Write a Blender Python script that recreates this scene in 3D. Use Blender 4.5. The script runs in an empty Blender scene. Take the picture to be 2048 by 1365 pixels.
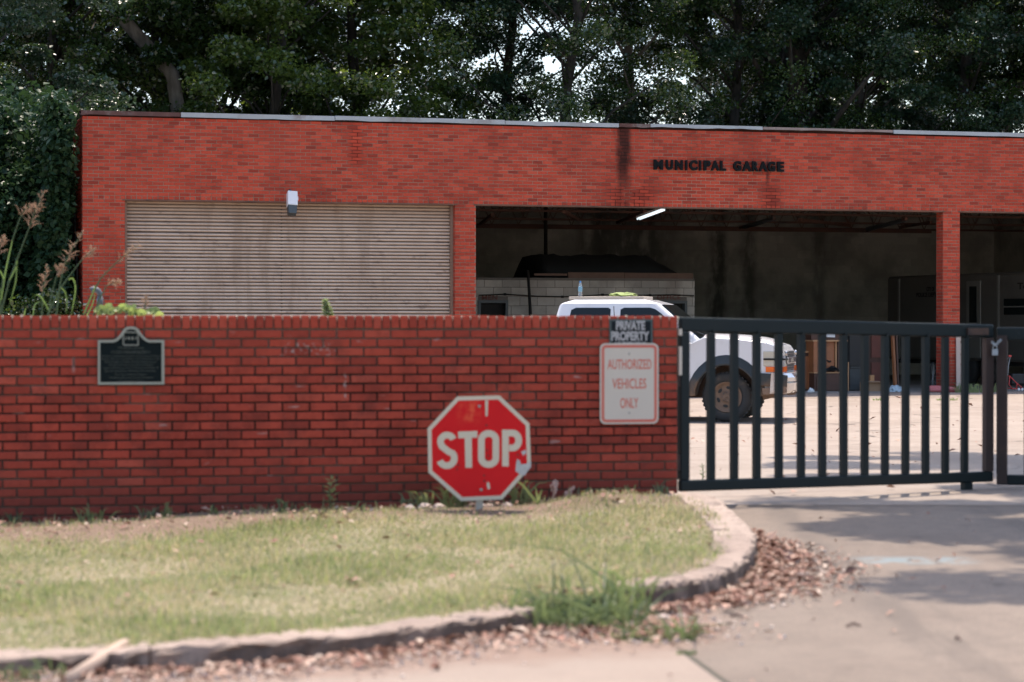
import bpy, bmesh, math, random
import numpy as np
from mathutils import Vector, Matrix, Euler

random.seed(7)
rng = np.random.default_rng(11)
SC = bpy.context.scene
COL = SC.collection
R = math.radians

# ------------------------------------------------------------------ camera
FPX, HOR, CZ = 4835.0, 648.0, 1.6          # focal length and horizon in pixels of a 2048 wide frame, eye height in metres
cam_d = bpy.data.cameras.new('camera')
cam = bpy.data.objects.new('camera', cam_d)
COL.objects.link(cam)
cam.location = (0, 0, CZ)
cam.rotation_euler = (R(90) - math.atan((682.5 - HOR) / FPX), 0, 0)
cam_d.sensor_width = 36.0
cam_d.lens = FPX / 2048 * 36.0
cam_d.clip_start, cam_d.clip_end = 0.5, 2000
cam_d.dof.use_dof = True
cam_d.dof.focus_distance = 46.0
cam_d.dof.aperture_fstop = 2.3
cam_d.dof.aperture_blades = 9
SC.camera = cam

# ------------------------------------------------------------------ sky, sun, exposure
SUN_EL, SUN_AZ = R(72), R(10)              # high noon sun behind the garage, a little to the right
world = bpy.data.worlds.new('World')
SC.world = world
world.use_nodes = True
wn = world.node_tree
sky = wn.nodes.new('ShaderNodeTexSky')
sky.sky_type = 'NISHITA'
sky.sun_disc = False
sky.sun_elevation = SUN_EL
sky.sun_rotation = SUN_AZ
sky.dust_density = 2.5
bg = wn.nodes['Background']
bg.inputs['Strength'].default_value = 0.115
wn.links.new(sky.outputs[0], bg.inputs['Color'])
sun_d = bpy.data.lights.new('sun', 'SUN')
sun_d.energy = 2.2
sun_d.angle = R(0.53)
sun_d.color = (1.0, 0.88, 0.75)
sun = bpy.data.objects.new('sun', sun_d)
COL.objects.link(sun)
sv = Vector((math.sin(SUN_AZ) * math.cos(SUN_EL), math.cos(SUN_AZ) * math.cos(SUN_EL), math.sin(SUN_EL)))
sun.location = sv * 60
sun.rotation_euler = (-sv).to_track_quat('-Z', 'Y').to_euler()
SC.view_settings.view_transform = 'Standard'
SC.view_settings.look = 'None'
SC.view_settings.gamma = 1
SC.view_settings.use_curve_mapping = False
SC.view_settings.exposure = 1.52
SC.render.engine = 'CYCLES'
SC.cycles.max_bounces = 8
SC.cycles.diffuse_bounces = 6
SC.cycles.glossy_bounces = 3
SC.cycles.transmission_bounces = 4
SC.cycles.transparent_max_bounces = 8
SC.cycles.use_denoising = True


def W(px, py, Y):
    """world point that a pixel of the 2048 wide photograph shows at distance Y"""
    return Vector(((px - 1024) / FPX * Y, Y, CZ - (py - HOR) / FPX * Y))


def lerp_table(v, tab):
    if v <= tab[0][0]:
        return tab[0][1]
    for (a, za), (b, zb) in zip(tab, tab[1:]):
        if v <= b:
            t = (v - a) / (b - a)
            t = t * t * (3 - 2 * t)
            return za + (zb - za) * t
    return tab[-1][1]


def gz(x, y):
    return lerp_table(y, ((10.5, 0.02), (12.5, 0.035), (18.6, 0.17), (21, 0.17), (36, 0.04), (46, 0.13), (50, 0.17)))


def lz(x, y):
    z = .10 + .012 * (y - 11) + .02 * (x + 3) * (y - 11) / 7
    z += .012 * math.sin(x * 2.1 + y) + .01 * math.sin(x * 3.7 - y * 2.3)
    # low berm of bare soil at the foot of the wall
    z += .07 * math.exp(-((x - .65) / .42) ** 2 - ((y - 17.75) / .35) ** 2)
    z += .03 * math.exp(-((y - 17.5 - .2 * x) / .4) ** 2)
    return z


# ------------------------------------------------------------------ objects
def link(o, parent=None):
    COL.objects.link(o)
    if parent is not None:
        o.parent = parent
    return o


def tag(o, label=None, cat=None, group=None, kind=None):
    if label:
        o['label'] = label
    if cat:
        o['category'] = cat
    if group:
        o['group'] = group
    if kind:
        o['kind'] = kind
    return o


def thing(name, label, cat, loc=(0, 0, 0), rz=0.0, group=None, rot=None):
    o = bpy.data.objects.new(name, None)
    o.empty_display_size = 0.2
    link(o)
    o.location = loc
    o.rotation_euler = rot if rot else (0, 0, rz)
    return tag(o, label, cat, group)


def put(name, mesh, parent=None, loc=None, rot=None):
    o = bpy.data.objects.new(name, mesh)
    link(o, parent)
    if loc is not None:
        o.location = loc
    if rot is not None:
        o.rotation_euler = rot
    return o


class MB:
    """collects shapes and links them as one mesh"""

    def __init__(self):
        self.v, self.f, self.m, self.t = [], [], [], []

    def add(self, verts, faces, mat=0, tone=0.5):
        n = len(self.v)
        self.v.extend([tuple(p) for p in verts])
        for f in faces:
            self.f.append(tuple(n + i for i in f))
            self.m.append(mat)
            self.t.append(tone)
        return self

    def box(self, c, s, rot=None, mat=0, tone=0.5, taper=(1, 1)):
        hx, hy, hz = s[0] / 2, s[1] / 2, s[2] / 2
        vs = []
        for z, k in ((-hz, (1, 1)), (hz, taper)):
            for x, y in ((-hx, -hy), (hx, -hy), (hx, hy), (-hx, hy)):
                vs.append(Vector((x * k[0], y * k[1], z)))
        if rot is not None:
            q = rot if isinstance(rot, Matrix) else Euler(rot).to_matrix()
            vs = [q @ p for p in vs]
        vs = [p + Vector(c) for p in vs]
        return self.add(vs, ((0, 3, 2, 1), (4, 5, 6, 7), (0, 1, 5, 4), (1, 2, 6, 5), (2, 3, 7, 6), (3, 0, 4, 7)), mat, tone)

    def bar(self, a, b, w, h=None, mat=0, tone=0.5):
        a, b = Vector(a), Vector(b)
        d = b - a
        q = d.to_track_quat('X', 'Z').to_matrix()
        return self.box((a + b) / 2, (d.length, w, h or w), q, mat, tone)

    def tube(self, pts, rad, n=8, mat=0, cap=True, tone=0.5):
        pts = [Vector(p) for p in pts]
        if not hasattr(rad, '__len__'):
            rad = [rad] * len(pts)
        vs, fs = [], []
        side = None
        for i, p in enumerate(pts):
            d = (pts[min(i + 1, len(pts) - 1)] - pts[max(i - 1, 0)])
            if d.length < 1e-9:
                d = Vector((0, 0, 1))
            d.normalize()
            if side is None:
                side = d.orthogonal().normalized()
            side = (side - d * side.dot(d))
            side = side.normalized() if side.length > 1e-6 else d.orthogonal().normalized()
            up = d.cross(side)
            for k in range(n):
                a = 2 * math.pi * k / n
                vs.append(p + (side * math.cos(a) + up * math.sin(a)) * rad[i])
        for i in range(len(pts) - 1):
            for k in range(n):
                k2 = (k + 1) % n
                fs.append((i * n + k, i * n + k2, (i + 1) * n + k2, (i + 1) * n + k))
        if cap:
            fs.append(tuple(range(n))[::-1])
            fs.append(tuple((len(pts) - 1) * n + k for k in range(n)))
        return self.add(vs, fs, mat, tone)

    def prism(self, poly, d0, d1, axis='y', mat=0, tone=0.5):
        """closed outline given in the other two axes, pushed along axis"""
        n = len(poly)

        def mk(p, d):
            if axis == 'y':
                return (p[0], d, p[1])
            if axis == 'x':
                return (d, p[0], p[1])
            return (p[0], p[1], d)
        vs = [mk(p, d0) for p in poly] + [mk(p, d1) for p in poly]
        fs = [tuple(range(n)), tuple(range(2 * n - 1, n - 1, -1))]
        fs += [(i, n + i, n + (i + 1) % n, (i + 1) % n) for i in range(n)]
        return self.add(vs, fs, mat, tone)

    def ring(self, outer, inner, d0, d1, mat=0, axis='y'):
        n = len(outer)
        mk = (lambda p, d: (p[0], d, p[1])) if axis == 'y' else (lambda p, d: (p[0], p[1], d))
        vs = [mk(p, d0) for p in outer] + [mk(p, d0) for p in inner] + [mk(p, d1) for p in outer] + [mk(p, d1) for p in inner]
        fs = []
        for i in range(n):
            j = (i + 1) % n
            fs += [(i, j, n + j, n + i), (2 * n + i, 3 * n + i, 3 * n + j, 2 * n + j),
                   (i, 2 * n + i, 2 * n + j, j), (n + i, n + j, 3 * n + j, 3 * n + i)]
        return self.add(vs, fs, mat)

    def lathe(self, prof, n=24, c=(0, 0, 0), axis='y', mat=0, cap=True):
        """profile of (radius, along axis)"""
        vs, fs = [], []
        for r, h in prof:
            for k in range(n):
                a = 2 * math.pi * k / n
                x, z = r * math.cos(a), r * math.sin(a)
                p = (x, h, z) if axis == 'y' else ((x, z, h) if axis == 'z' else (h, x, z))
                vs.append((p[0] + c[0], p[1] + c[1], p[2] + c[2]))
        for i in range(len(prof) - 1):
            for k in range(n):
                k2 = (k + 1) % n
                fs.append((i * n + k, i * n + k2, (i + 1) * n + k2, (i + 1) * n + k))
        if cap:
            fs.append(tuple(range(n))[::-1])
            fs.append(tuple((len(prof) - 1) * n + k for k in range(n)))
        return self.add(vs, fs, mat)

    def mesh(self, name, mats, smooth=False, fix=True):
        me = bpy.data.meshes.new(name)
        me.from_pydata(self.v, [], self.f)
        for m in (mats if isinstance(mats, (list, tuple)) else [mats]):
            me.materials.append(m)
        me.polygons.foreach_set('material_index', np.array(self.m, dtype=np.int32))
        at = me.attributes.new('tone', 'FLOAT', 'FACE')
        at.data.foreach_set('value', np.array(self.t, dtype=np.float32))
        if fix:
            bm = bmesh.new()
            bm.from_mesh(me)
            bmesh.ops.recalc_face_normals(bm, faces=bm.faces[:])
            bm.to_mesh(me)
            bm.free()
        if smooth:
            me.polygons.foreach_set('use_smooth', np.ones(len(me.polygons), dtype=bool))
        me.update()
        return me

    def build(self, name, mats, parent=None, smooth=False, loc=None, rot=None, bevel=0, seg=2, fix=True):
        o = put(name, self.mesh(name, mats, smooth, fix), parent, loc, rot)
        if bevel:
            b = o.modifiers.new('bevel', 'BEVEL')
            b.width, b.segments, b.limit_method, b.angle_limit = bevel, seg, 'ANGLE', R(28)
            b.harden_normals = False
            if smooth is False:
                pass
        return o


def np_mesh(name, verts, quads, mats, tone=None, smooth=False, midx=None):
    """big mesh from numpy arrays of quads (or triangles)"""
    me = bpy.data.meshes.new(name)
    n, k = quads.shape
    me.vertices.add(len(verts))
    me.vertices.foreach_set('co', np.ascontiguousarray(verts, dtype=np.float32).ravel())
    me.loops.add(n * k)
    me.loops.foreach_set('vertex_index', np.ascontiguousarray(quads, dtype=np.int32).ravel())
    me.polygons.add(n)
    me.polygons.foreach_set('loop_start', np.arange(0, n * k, k, dtype=np.int32))
    me.polygons.foreach_set('loop_total', np.full(n, k, dtype=np.int32))
    for m in (mats if isinstance(mats, (list, tuple)) else [mats]):
        me.materials.append(m)
    if midx is not None:
        me.polygons.foreach_set('material_index', midx.astype(np.int32))
    me.update(calc_edges=True)
    if tone is not None:
        at = me.attributes.new('tone', 'FLOAT', 'FACE')
        at.data.foreach_set('value', tone.astype(np.float32))
    if smooth:
        me.polygons.foreach_set('use_smooth', np.ones(n, dtype=bool))
    return me


# ------------------------------------------------------------------ node helpers
class NB:
    def __init__(self, name):
        self.mat = bpy.data.materials.new(name)
        self.mat.use_nodes = True
        self.nt = self.mat.node_tree
        self.nt.nodes.clear()
        self.out = self.nt.nodes.new('ShaderNodeOutputMaterial')
        self._geo = None

    def node(self, t, **kw):
        n = self.nt.nodes.new(t)
        for k, v in kw.items():
            setattr(n, k, v)
        return n

    def set(self, sock, v):
        if isinstance(v, bpy.types.NodeSocket):
            self.nt.links.new(v, sock)
        elif v is not None:
            if hasattr(sock.default_value, '__len__') and not hasattr(v, '__len__'):
                v = (v, v, v) if len(sock.default_value) == 3 else (v, v, v, 1)
            if hasattr(v, '__len__') and len(sock.default_value) == 4 and len(v) == 3:
                v = tuple(v) + (1,)
            sock.default_value = v

    def math(self, op, a, b=None, clamp=False):
        n = self.node('ShaderNodeMath', operation=op, use_clamp=clamp)
        self.set(n.inputs[0], a)
        if b is not None:
            self.set(n.inputs[1], b)
        return n.outputs[0]

    def step(self, v, a, b):
        """smooth step from 0 at a to 1 at b"""
        n = self.node('ShaderNodeMapRange', interpolation_type='SMOOTHSTEP')
        self.set(n.inputs['Value'], v)
        n.inputs['From Min'].default_value = a
        n.inputs['From Max'].default_value = b
        if a > b:
            n.inputs['From Min'].default_value = b
            n.inputs['From Max'].default_value = a
            n.inputs['To Min'].default_value = 1
            n.inputs['To Max'].default_value = 0
        return n.outputs[0]

    def near(self, v, c, half, soft):
        return self.step(self.math('ABSOLUTE', self.math('SUBTRACT', v, c)), half + soft, max(half - soft * .2, 0))

    def mul(self, *a):
        r = a[0]
        for b in a[1:]:
            r = self.math('MULTIPLY', r, b)
        return r

    def mx(self, a, b):
        return self.math('MAXIMUM', a, b)

    def mix(self, f, a, b, blend='MIX'):
        n = self.node('ShaderNodeMix', data_type='RGBA', blend_type=blend)
        self.set(n.inputs[0], f)
        self.set(n.inputs[6], a)
        self.set(n.inputs[7], b)
        return n.outputs[2]

    def coords(self, obj=None):
        if obj is not None:
            n = self.node('ShaderNodeTexCoord')
            n.object = obj
            return n.outputs['Object']
        return self.node('ShaderNodeNewGeometry').outputs['Position']

    def xyz(self, v):
        n = self.node('ShaderNodeSeparateXYZ')
        self.set(n.inputs[0], v)
        return n.outputs

    def noise(self, co, scale, detail=4, rough=.55, sc3=None):
        if sc3 is not None:
            m = self.node('ShaderNodeMapping')
            self.set(m.inputs['Vector'], co)
            m.inputs['Scale'].default_value = sc3
            co = m.outputs[0]
        n = self.node('ShaderNodeTexNoise')
        self.set(n.inputs['Vector'], co)
        n.inputs['Scale'].default_value = scale
        n.inputs['Detail'].default_value = detail
        n.inputs['Roughness'].default_value = rough
        return n.outputs[0]

    def ramp(self, f, stops):
        n = self.node('ShaderNodeValToRGB')
        self.set(n.inputs[0], f)
        el = n.color_ramp.elements
        while len(el) < len(stops):
            el.new(.5)
        for e, (p, c) in zip(el, stops):
            e.position = p
            e.color = tuple(c) + (1,)
        return n.outputs[0]

    def tone(self):
        return self.node('ShaderNodeAttribute', attribute_name='tone').outputs['Fac']

    def bump(self, h, strength=.3, dist=.01):
        n = self.node('ShaderNodeBump')
        n.inputs['Strength'].default_value = strength
        n.inputs['Distance'].default_value = dist
        self.set(n.inputs['Height'], h)
        return n.outputs[0]

    def bsdf(self, color, rough=.8, metal=0, normal=None, spec=.5, coat=0, **kw):
        n = self.node('ShaderNodeBsdfPrincipled')
        self.set(n.inputs['Base Color'], color)
        self.set(n.inputs['Roughness'], rough)
        self.set(n.inputs['Metallic'], metal)
        n.inputs['Specular IOR Level'].default_value = spec
        n.inputs['Coat Weight'].default_value = coat
        if normal is not None:
            self.nt.links.new(normal, n.inputs['Normal'])
        for k, v in kw.items():
            self.set(n.inputs[k], v)
        return n.outputs[0]

    def done(self, shader):
        self.nt.links.new(shader, self.out.inputs[0])
        return self.mat


def plain(name, c, rough=.7, metal=0, var=.25, scale=6, dirt=None, bump=.15, coat=0, spec=.5, dist=.01, tone=0):
    """surface with uneven colour, a second dirt colour in patches and fine relief"""
    b = NB(name)
    co = b.coords()
    n1 = b.noise(co, scale, 5)
    col = b.mix(b.math('MULTIPLY', n1, 1), tuple(x * (1 - var) for x in c), tuple(min(x * (1 + var), .95) for x in c))
    if dirt:
        col = b.mix(b.step(b.noise(co, scale * .45, 6, .65), .52, .72), col, dirt)
    if tone:
        k = b.math('ADD', 1 - tone / 2, b.math('MULTIPLY', b.tone(), tone))
        col = b.mix(1.0, col, k, 'MULTIPLY')
    nr = b.bump(b.noise(co, scale * 6, 3), bump, dist) if bump else None
    rr = b.math('ADD', rough - .08, b.math('MULTIPLY', n1, .16))
    return b.done(b.bsdf(col, rr, metal, nr, spec, coat))


def text_mesh(txt, mat, depth=.004, bold=.0, spacing=1.0, fit=None):
    """text as a mesh in the xz plane facing -y, fitted to (x0, x1, z0, z1)"""
    cu = bpy.data.curves.new('text', 'FONT')
    cu.body = txt
    cu.size = 1
    cu.extrude = .02
    cu.offset = bold
    cu.space_character = spacing
    cu.resolution_u = 4
    o = bpy.data.objects.new('text', cu)
    COL.objects.link(o)
    dg = bpy.context.evaluated_depsgraph_get()
    me = bpy.data.meshes.new_from_object(o.evaluated_get(dg))
    bpy.data.objects.remove(o)
    bpy.data.curves.remove(cu)
    v = np.empty(len(me.vertices) * 3, dtype=np.float32)
    me.vertices.foreach_get('co', v)
    v = v.reshape(-1, 3)
    mn, mxx = v.min(0), v.max(0)
    x0, x1, z0, z1 = fit
    out = np.empty_like(v)
    out[:, 0] = x0 + (v[:, 0] - mn[0]) / max(mxx[0] - mn[0], 1e-6) * (x1 - x0)
    out[:, 2] = z0 + (v[:, 1] - mn[1]) / max(mxx[1] - mn[1], 1e-6) * (z1 - z0)
    out[:, 1] = -(v[:, 2] - mn[2]) / (mxx[2] - mn[2]) * depth
    me.vertices.foreach_set('co', out.ravel())
    me.materials.clear()
    me.materials.append(mat)
    me.update()
    me.name = 'lettering'
    return me

# ================================================================== setting: ground, yard, driveway, lawn
def concrete(name, base, dark, crack=True, paint=False, grain=1.0, grime=None):
    b = NB(name)
    co = b.coords()
    n1 = b.noise(co, .55, 6, .6)
    n2 = b.noise(co, 7, 5, .6)
    n3 = b.noise(co, 70, 2, .6)
    col = b.mix(b.step(n1, .38, .66), base, dark)
    col = b.mix(b.math('MULTIPLY', b.step(n2, .46, .70), .5), col, tuple(x * .62 for x in base))
    col = b.mix(b.math('MULTIPLY', b.step(n3, .45, .7), .35 * grain), col, tuple(x * .5 for x in base))
    h = b.math('ADD', b.math('MULTIPLY', n3, .6), b.math('MULTIPLY', n2, .5))
    if crack:
        v = b.node('ShaderNodeTexVoronoi', feature='DISTANCE_TO_EDGE')
        w = b.node('ShaderNodeVectorMath', operation='ADD')
        nn = b.node('ShaderNodeTexNoise')
        nn.inputs['Scale'].default_value = .9
        b.set(nn.inputs['Vector'], co)
        b.set(w.inputs[0], co)
        b.set(w.inputs[1], nn.outputs[1])
        b.set(v.inputs['Vector'], w.outputs[0])
        v.inputs['Scale'].default_value = .33
        ck = b.step(v.outputs[0], .012, .002)
        ck = b.mul(ck, b.step(b.noise(co, .4, 3), .42, .55))
        col = b.mix(b.math('MULTIPLY', ck, .8), col, (.06, .045, .035))
        h = b.math('SUBTRACT', h, b.math('MULTIPLY', ck, 1.5))
    if paint:
        x, y, z = b.xyz(co)
        pm = b.mul(b.near(x, 2.55, .25, .22), b.near(y, 15.35, .10, .16), b.step(b.noise(co, 7, 4), .38, .55))
        col = b.mix(b.math('MULTIPLY', pm, .38), col, (.20, .33, .38))
        # tyre wear, the slab joint at the bottom edge and the dirt washed against the kerb
        wear = b.mul(b.mx(b.near(x, 2.15, .12, .30), b.near(x, 3.75, .12, .30)), b.step(b.noise(co, 1.1, 4, .6, sc3=(2.5, .35, 1)), .42, .62))
        col = b.mix(b.math('MULTIPLY', wear, .5), col, (.085, .068, .056))
        spot = b.step(b.noise(co, 2.2, 3, .5), .66, .72)
        col = b.mix(b.math('MULTIPLY', spot, .6), col, (.08, .062, .05))
        jl = b.math('SUBTRACT', x, b.math('ADD', .78, b.math('MULTIPLY', b.math('SUBTRACT', 11.9, y), .128)))
        left_ = b.mul(b.step(jl, .02, -.02), b.step(y, 13.0, 12.0))
        col = b.mix(b.math('MULTIPLY', left_, .5), col, (.34, .265, .215))
        jn = b.mul(b.near(jl, 0, .012, .012), b.step(y, 12.6, 12.2))
        col = b.mix(jn, col, (.045, .04, .025))
        dk = b.math('SUBTRACT', b.math('ADD', 11.70, b.math('MULTIPLY', x, .52)), y)
        wob = b.math('MULTIPLY', b.math('SUBTRACT', b.noise(co, 2.6, 5, .65), .5), 1.1)
        dirt_ = b.mul(b.step(b.math('ADD', dk, wob), .75, .25), b.step(x, 1.3, .7))
        col = b.mix(b.math('MULTIPLY', dirt_, .75), col, b.mix(n2, (.26, .17, .125), (.15, .095, .07)))
        h = b.math('ADD', h, b.math('MULTIPLY', dirt_, b.noise(co, 40, 4, .7)))
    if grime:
        g = b.mul(b.math('ADD', b.math('MULTIPLY', b.tone(), .85), b.math('MULTIPLY', b.step(n2, .5, .7), .35)), b.step(b.noise(co, 3.5, 4, .6), .25, .55))  # darkest on the kerb's front face, with noisy darker patches elsewhere
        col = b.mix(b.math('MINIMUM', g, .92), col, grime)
    return b.done(b.bsdf(col, .88, 0, b.bump(h, .5, .012)))


M = {}
M['yard'] = concrete('yard_concrete', (.32, .26, .215), (.265, .21, .17))
M['drive'] = concrete('driveway_concrete', (.205, .160, .126), (.160, .122, .095), crack=False, paint=True, grain=2.2)
M['floor'] = concrete('garage_floor_concrete', (.38, .34, .30), (.27, .24, .21))
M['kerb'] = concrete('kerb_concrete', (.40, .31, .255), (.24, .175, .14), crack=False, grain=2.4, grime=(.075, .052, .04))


def soil_mat():
    b = NB('lawn_soil')
    co = b.coords()
    x, y, z = b.xyz(co)
    n1 = b.noise(co, 1.3, 5, .6)
    n2 = b.noise(co, 30, 4, .65)
    col = b.mix(b.step(n1, .4, .62), (.42, .345, .235), (.30, .275, .165))
    col = b.mix(b.math('MULTIPLY', b.step(n2, .45, .7), .6), col, (.10, .085, .045))
    bare = b.step(b.math('ADD', b.math('SUBTRACT', y, b.math('MULTIPLY', x, .21)), b.math('MULTIPLY', b.step(x, -.8, -2.8), .7)), 16.9, 17.5)
    col = b.mix(bare, col, b.mix(n2, (.34, .235, .17), (.16, .11, .08)))
    return b.done(b.bsdf(col, .95, 0, b.bump(n2, 1.0, .05)))


M['soil'] = soil_mat()


def forest_mat():
    b = NB('forest_floor')
    co = b.coords()
    n = b.noise(co, 1.5, 6, .6)
    n2 = b.noise(co, 14, 4, .6)
    col = b.mix(b.step(n, .4, .6), (.075, .06, .04), (.05, .075, .025))
    return b.done(b.bsdf(b.mix(n2, col, (.10, .085, .05)), .95, 0, b.bump(n2, .8, .04)))


M['forest'] = forest_mat()


def sheet(name, xs, ys, zf, mat, keep=None, smooth=True):
    nx, ny = len(xs), len(ys)
    v = np.array([(x, y, zf(x, y)) for y in ys for x in xs])
    q = [(j * nx + i, j * nx + i + 1, (j + 1) * nx + i + 1, (j + 1) * nx + i) for j in range(ny - 1) for i in range(nx - 1)
         if keep is None or keep((xs[i] + xs[i + 1]) / 2, (ys[j] + ys[j + 1]) / 2)]
    o = put(name, np_mesh(name, v, np.array(q), mat, smooth=smooth))
    return tag(o, kind='structure')


M['dirt'] = plain('dry_ground', (.30, .25, .18), .95, var=.35, scale=1.2, dirt=(.16, .17, .08), bump=.5)
sheet('ground', np.linspace(-400, 400, 41), np.linspace(-200, 700, 46), lambda x, y: -.25, M['dirt'])
sheet('verge', np.linspace(-60, 60, 41), np.linspace(50.5, 110, 40), lambda x, y: gz(x, y) - .03 - (.2 if abs(x) > 55 or y > 107 else 0), M['forest'])
sheet('courtyard', np.linspace(-16, 34, 51), np.linspace(19.0, 51.6, 66), lambda x, y: gz(x, y) + .004, M['yard'])
sheet('driveway', np.linspace(-36, 36, 73), np.linspace(-25, 19.0, 133), lambda x, y: gz(x, y), M['drive'])

KERB_FRONT = [(-6.5, 10.0), (-4.2, 10.5), (-2.29, 10.83), (-1.55, 11.0), (-.80, 11.41), (-.29, 11.93), (.13, 12.34)]
KERB_BEND = [(.72, 13.1), (.81, 13.25), (1.075, 13.6), (1.30, 14.15), (1.455, 14.8), (1.565, 15.5), (1.6, 16.2), (1.59, 16.9), (1.52, 17.6), (1.40, 18.2), (1.27, 18.58)]


def smooth_line(pts, n=6):
    out = []
    P = [Vector((p[0], p[1], 0)) for p in pts]
    for i in range(len(P) - 1):
        p0, p1, p2, p3 = P[max(i - 1, 0)], P[i], P[i + 1], P[min(i + 2, len(P) - 1)]
        for k in range(n):
            t = k / n
            out.append(.5 * ((2 * p1) + (p2 - p0) * t + (2 * p0 - 5 * p1 + 4 * p2 - p3) * t * t + (3 * p1 - p0 - 3 * p2 + p3) * t ** 3))
    out.append(P[-1])
    return out


def kerb(name, pts, seed, line=None):
    if line is None:
        line = smooth_line(pts, 14)
        per = 40
        for k in range(0, len(line) - 8, per):
            seg_ = [p.copy() for p in line[k:(k + per + 1 if k + per < len(line) - 8 else len(line))]]
            if k:
                seg_[0] = seg_[0].lerp(seg_[1], .22)
            kerb(name, None, seed + k, seg_)
        return
    rr = np.random.default_rng(seed)
    # section: (offset towards lawn, height share)
    sec = [(-.006, -.15), (-.004, .0), (.0, .74), (.006, .90), (.026, .985), (.10, 1.0), (.20, 1.0), (.265, .97), (.285, .8), (.29, -.15)]
    n = len(sec)
    vs, fs = [], []
    for i, p in enumerate(line):
        d = (line[min(i + 1, len(line) - 1)] - line[max(i - 1, 0)]).normalized()
        nrm = Vector((-d.y, d.x, 0))
        base = gz(p.x, p.y)
        top = max(lz(p.x + nrm.x * .2, p.y + nrm.y * .2) + .014, base + .06)
        for (o, h) in sec:
            j = rr.normal(0, .008, 3) * np.array([1, 1, .7])
            if .8 < h < .99 and o < .05 and rr.random() < .16:
                j = j + np.array([.025, 0, -.022]) * rr.random()
            zz = base + (top - base) * h if h > 0 else base + h
            q = p + nrm * (o + j[0])
            vs.append((q.x, q.y, zz + j[2] * (1 if h > 0 else 0)))
    for i in range(len(line) - 1):
        for k in range(n - 1):
            fs.append((i * n + k, (i + 1) * n + k, (i + 1) * n + k + 1, i * n + k + 1))
    fs.append(tuple(range(n)))
    fs.append(tuple((len(line) - 1) * n + k for k in range(n))[::-1])
    mb = MB()
    mb.add(vs, fs)
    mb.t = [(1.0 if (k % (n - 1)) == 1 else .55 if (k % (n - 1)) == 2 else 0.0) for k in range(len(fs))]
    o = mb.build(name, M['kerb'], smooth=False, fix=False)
    return tag(o, kind='structure')


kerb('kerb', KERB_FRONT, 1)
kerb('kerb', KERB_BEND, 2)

WTH = R(12.46)
WALL_DIR = Vector((math.cos(WTH), math.sin(WTH), 0))


def wall_y(x):
    return 18.3 + x * math.tan(WTH)




def inset(pts, w):
    out = []
    for i, p in enumerate(pts):
        a, b_ = Vector(pts[max(i - 1, 0)]), Vector(pts[min(i + 1, len(pts) - 1)])
        d = (b_ - a).normalized()
        out.append((p[0] - d.y * w, p[1] + d.x * w))
    return out


LAWN_POLY = [(-9, 9.0)] + inset(KERB_FRONT, .19) + [(.40, 12.75)] + inset(KERB_BEND, .17) + [(1.27, wall_y(1.27) + .1), (-9, wall_y(-9) + .1)]


def in_poly(x, y, poly):
    c = False
    j = len(poly) - 1
    for i in range(len(poly)):
        (xi, yi), (xj, yj) = poly[i], poly[j]
        if (yi > y) != (yj > y) and x < (xj - xi) * (y - yi) / (yj - yi) + xi:
            c = not c
        j = i
    return c


# inner edge of the lawn sits under the kerb
sheet('lawn', np.arange(-9, 1.75, .06), np.arange(8.8, 18.8, .06), lambda x, y: lz(x, y), M['soil'], keep=lambda x, y: in_poly(x, y, LAWN_POLY))

# ================================================================== bricks
def brick_mats(name, obj, reds, mortar, stain=None, dark_base=None):
    """brick material and mortar material that share the same stain masks"""
    out = []
    for kind in ('brick', 'mortar'):
        b = NB(name + '_' + kind)
        co = b.coords(obj)
        x, y, z = b.xyz(co)
        n1 = b.noise(co, 1.1, 5, .6)
        n2 = b.noise(co, 22, 4, .6)
        n3 = b.noise(co, 120, 2, .6)
        if kind == 'brick':
            col = b.ramp(b.tone(), [(0, reds[0]), (.35, reds[1]), (.75, reds[2]), (1, reds[3])])
            col = b.mix(b.math('MULTIPLY', b.step(n2, .45, .75), .4), col, tuple(c * .62 for c in reds[1]))
            col = b.mix(b.math('MULTIPLY', b.step(n1, .5, .7), .3), col, tuple(c * .6 for c in reds[0]))
        else:
            col = b.mix(n2, mortar, tuple(c * .6 for c in mortar))
            col = b.mix(b.math('MULTIPLY', b.step(n1, .48, .62), .7), col, tuple(c * .45 for c in mortar))
        if stain:
            col = stain(b, kind, col, co, x, y, z, n1, n2)
        h = b.math('ADD', n3, b.math('MULTIPLY', n2, .7))
        out.append(b.done(b.bsdf(col, .86, 0, b.bump(h, .45, .004), spec=.12)))
    return out


def brick_verts(L, Hh, D, r, jit=.0015, ins=.004):
    hx, hz = L / 2, Hh / 2
    f = lambda a: [(-a[0], -a[1]), (a[0], -a[1]), (a[0], a[1]), (-a[0], a[1])]
    vs = [(x + r.normal(0, jit), r.normal(0, jit * .5), z + r.normal(0, jit)) for x, z in f((hx - ins, hz - ins))]
    vs += [(x + r.normal(0, jit * .5), ins * .8, z + r.normal(0, jit * .5)) for x, z in f((hx, hz))]
    vs += [(x, D, z) for x, z in f((hx, hz))]
    return vs


BRICK_F = [(0, 1, 2, 3)] + [(i, 4 + i, 4 + (i + 1) % 4, (i + 1) % 4) for i in range(4)] + \
          [(4 + i, 8 + i, 8 + (i + 1) % 4, 4 + (i + 1) % 4) for i in range(4)]


def brick_variants(L, Hh, D, mat, n=28, jit=.0015, ins=.004, seed=3):
    r = np.random.default_rng(seed)
    out = []
    for i in range(n):
        mb = MB()
        mb.add(brick_verts(L, Hh, D, r, jit, ins), BRICK_F, 0, float(np.clip(r.beta(2, 2), 0, 1)))
        out.append(mb.mesh('brick', mat, fix=False))
    return out


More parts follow.
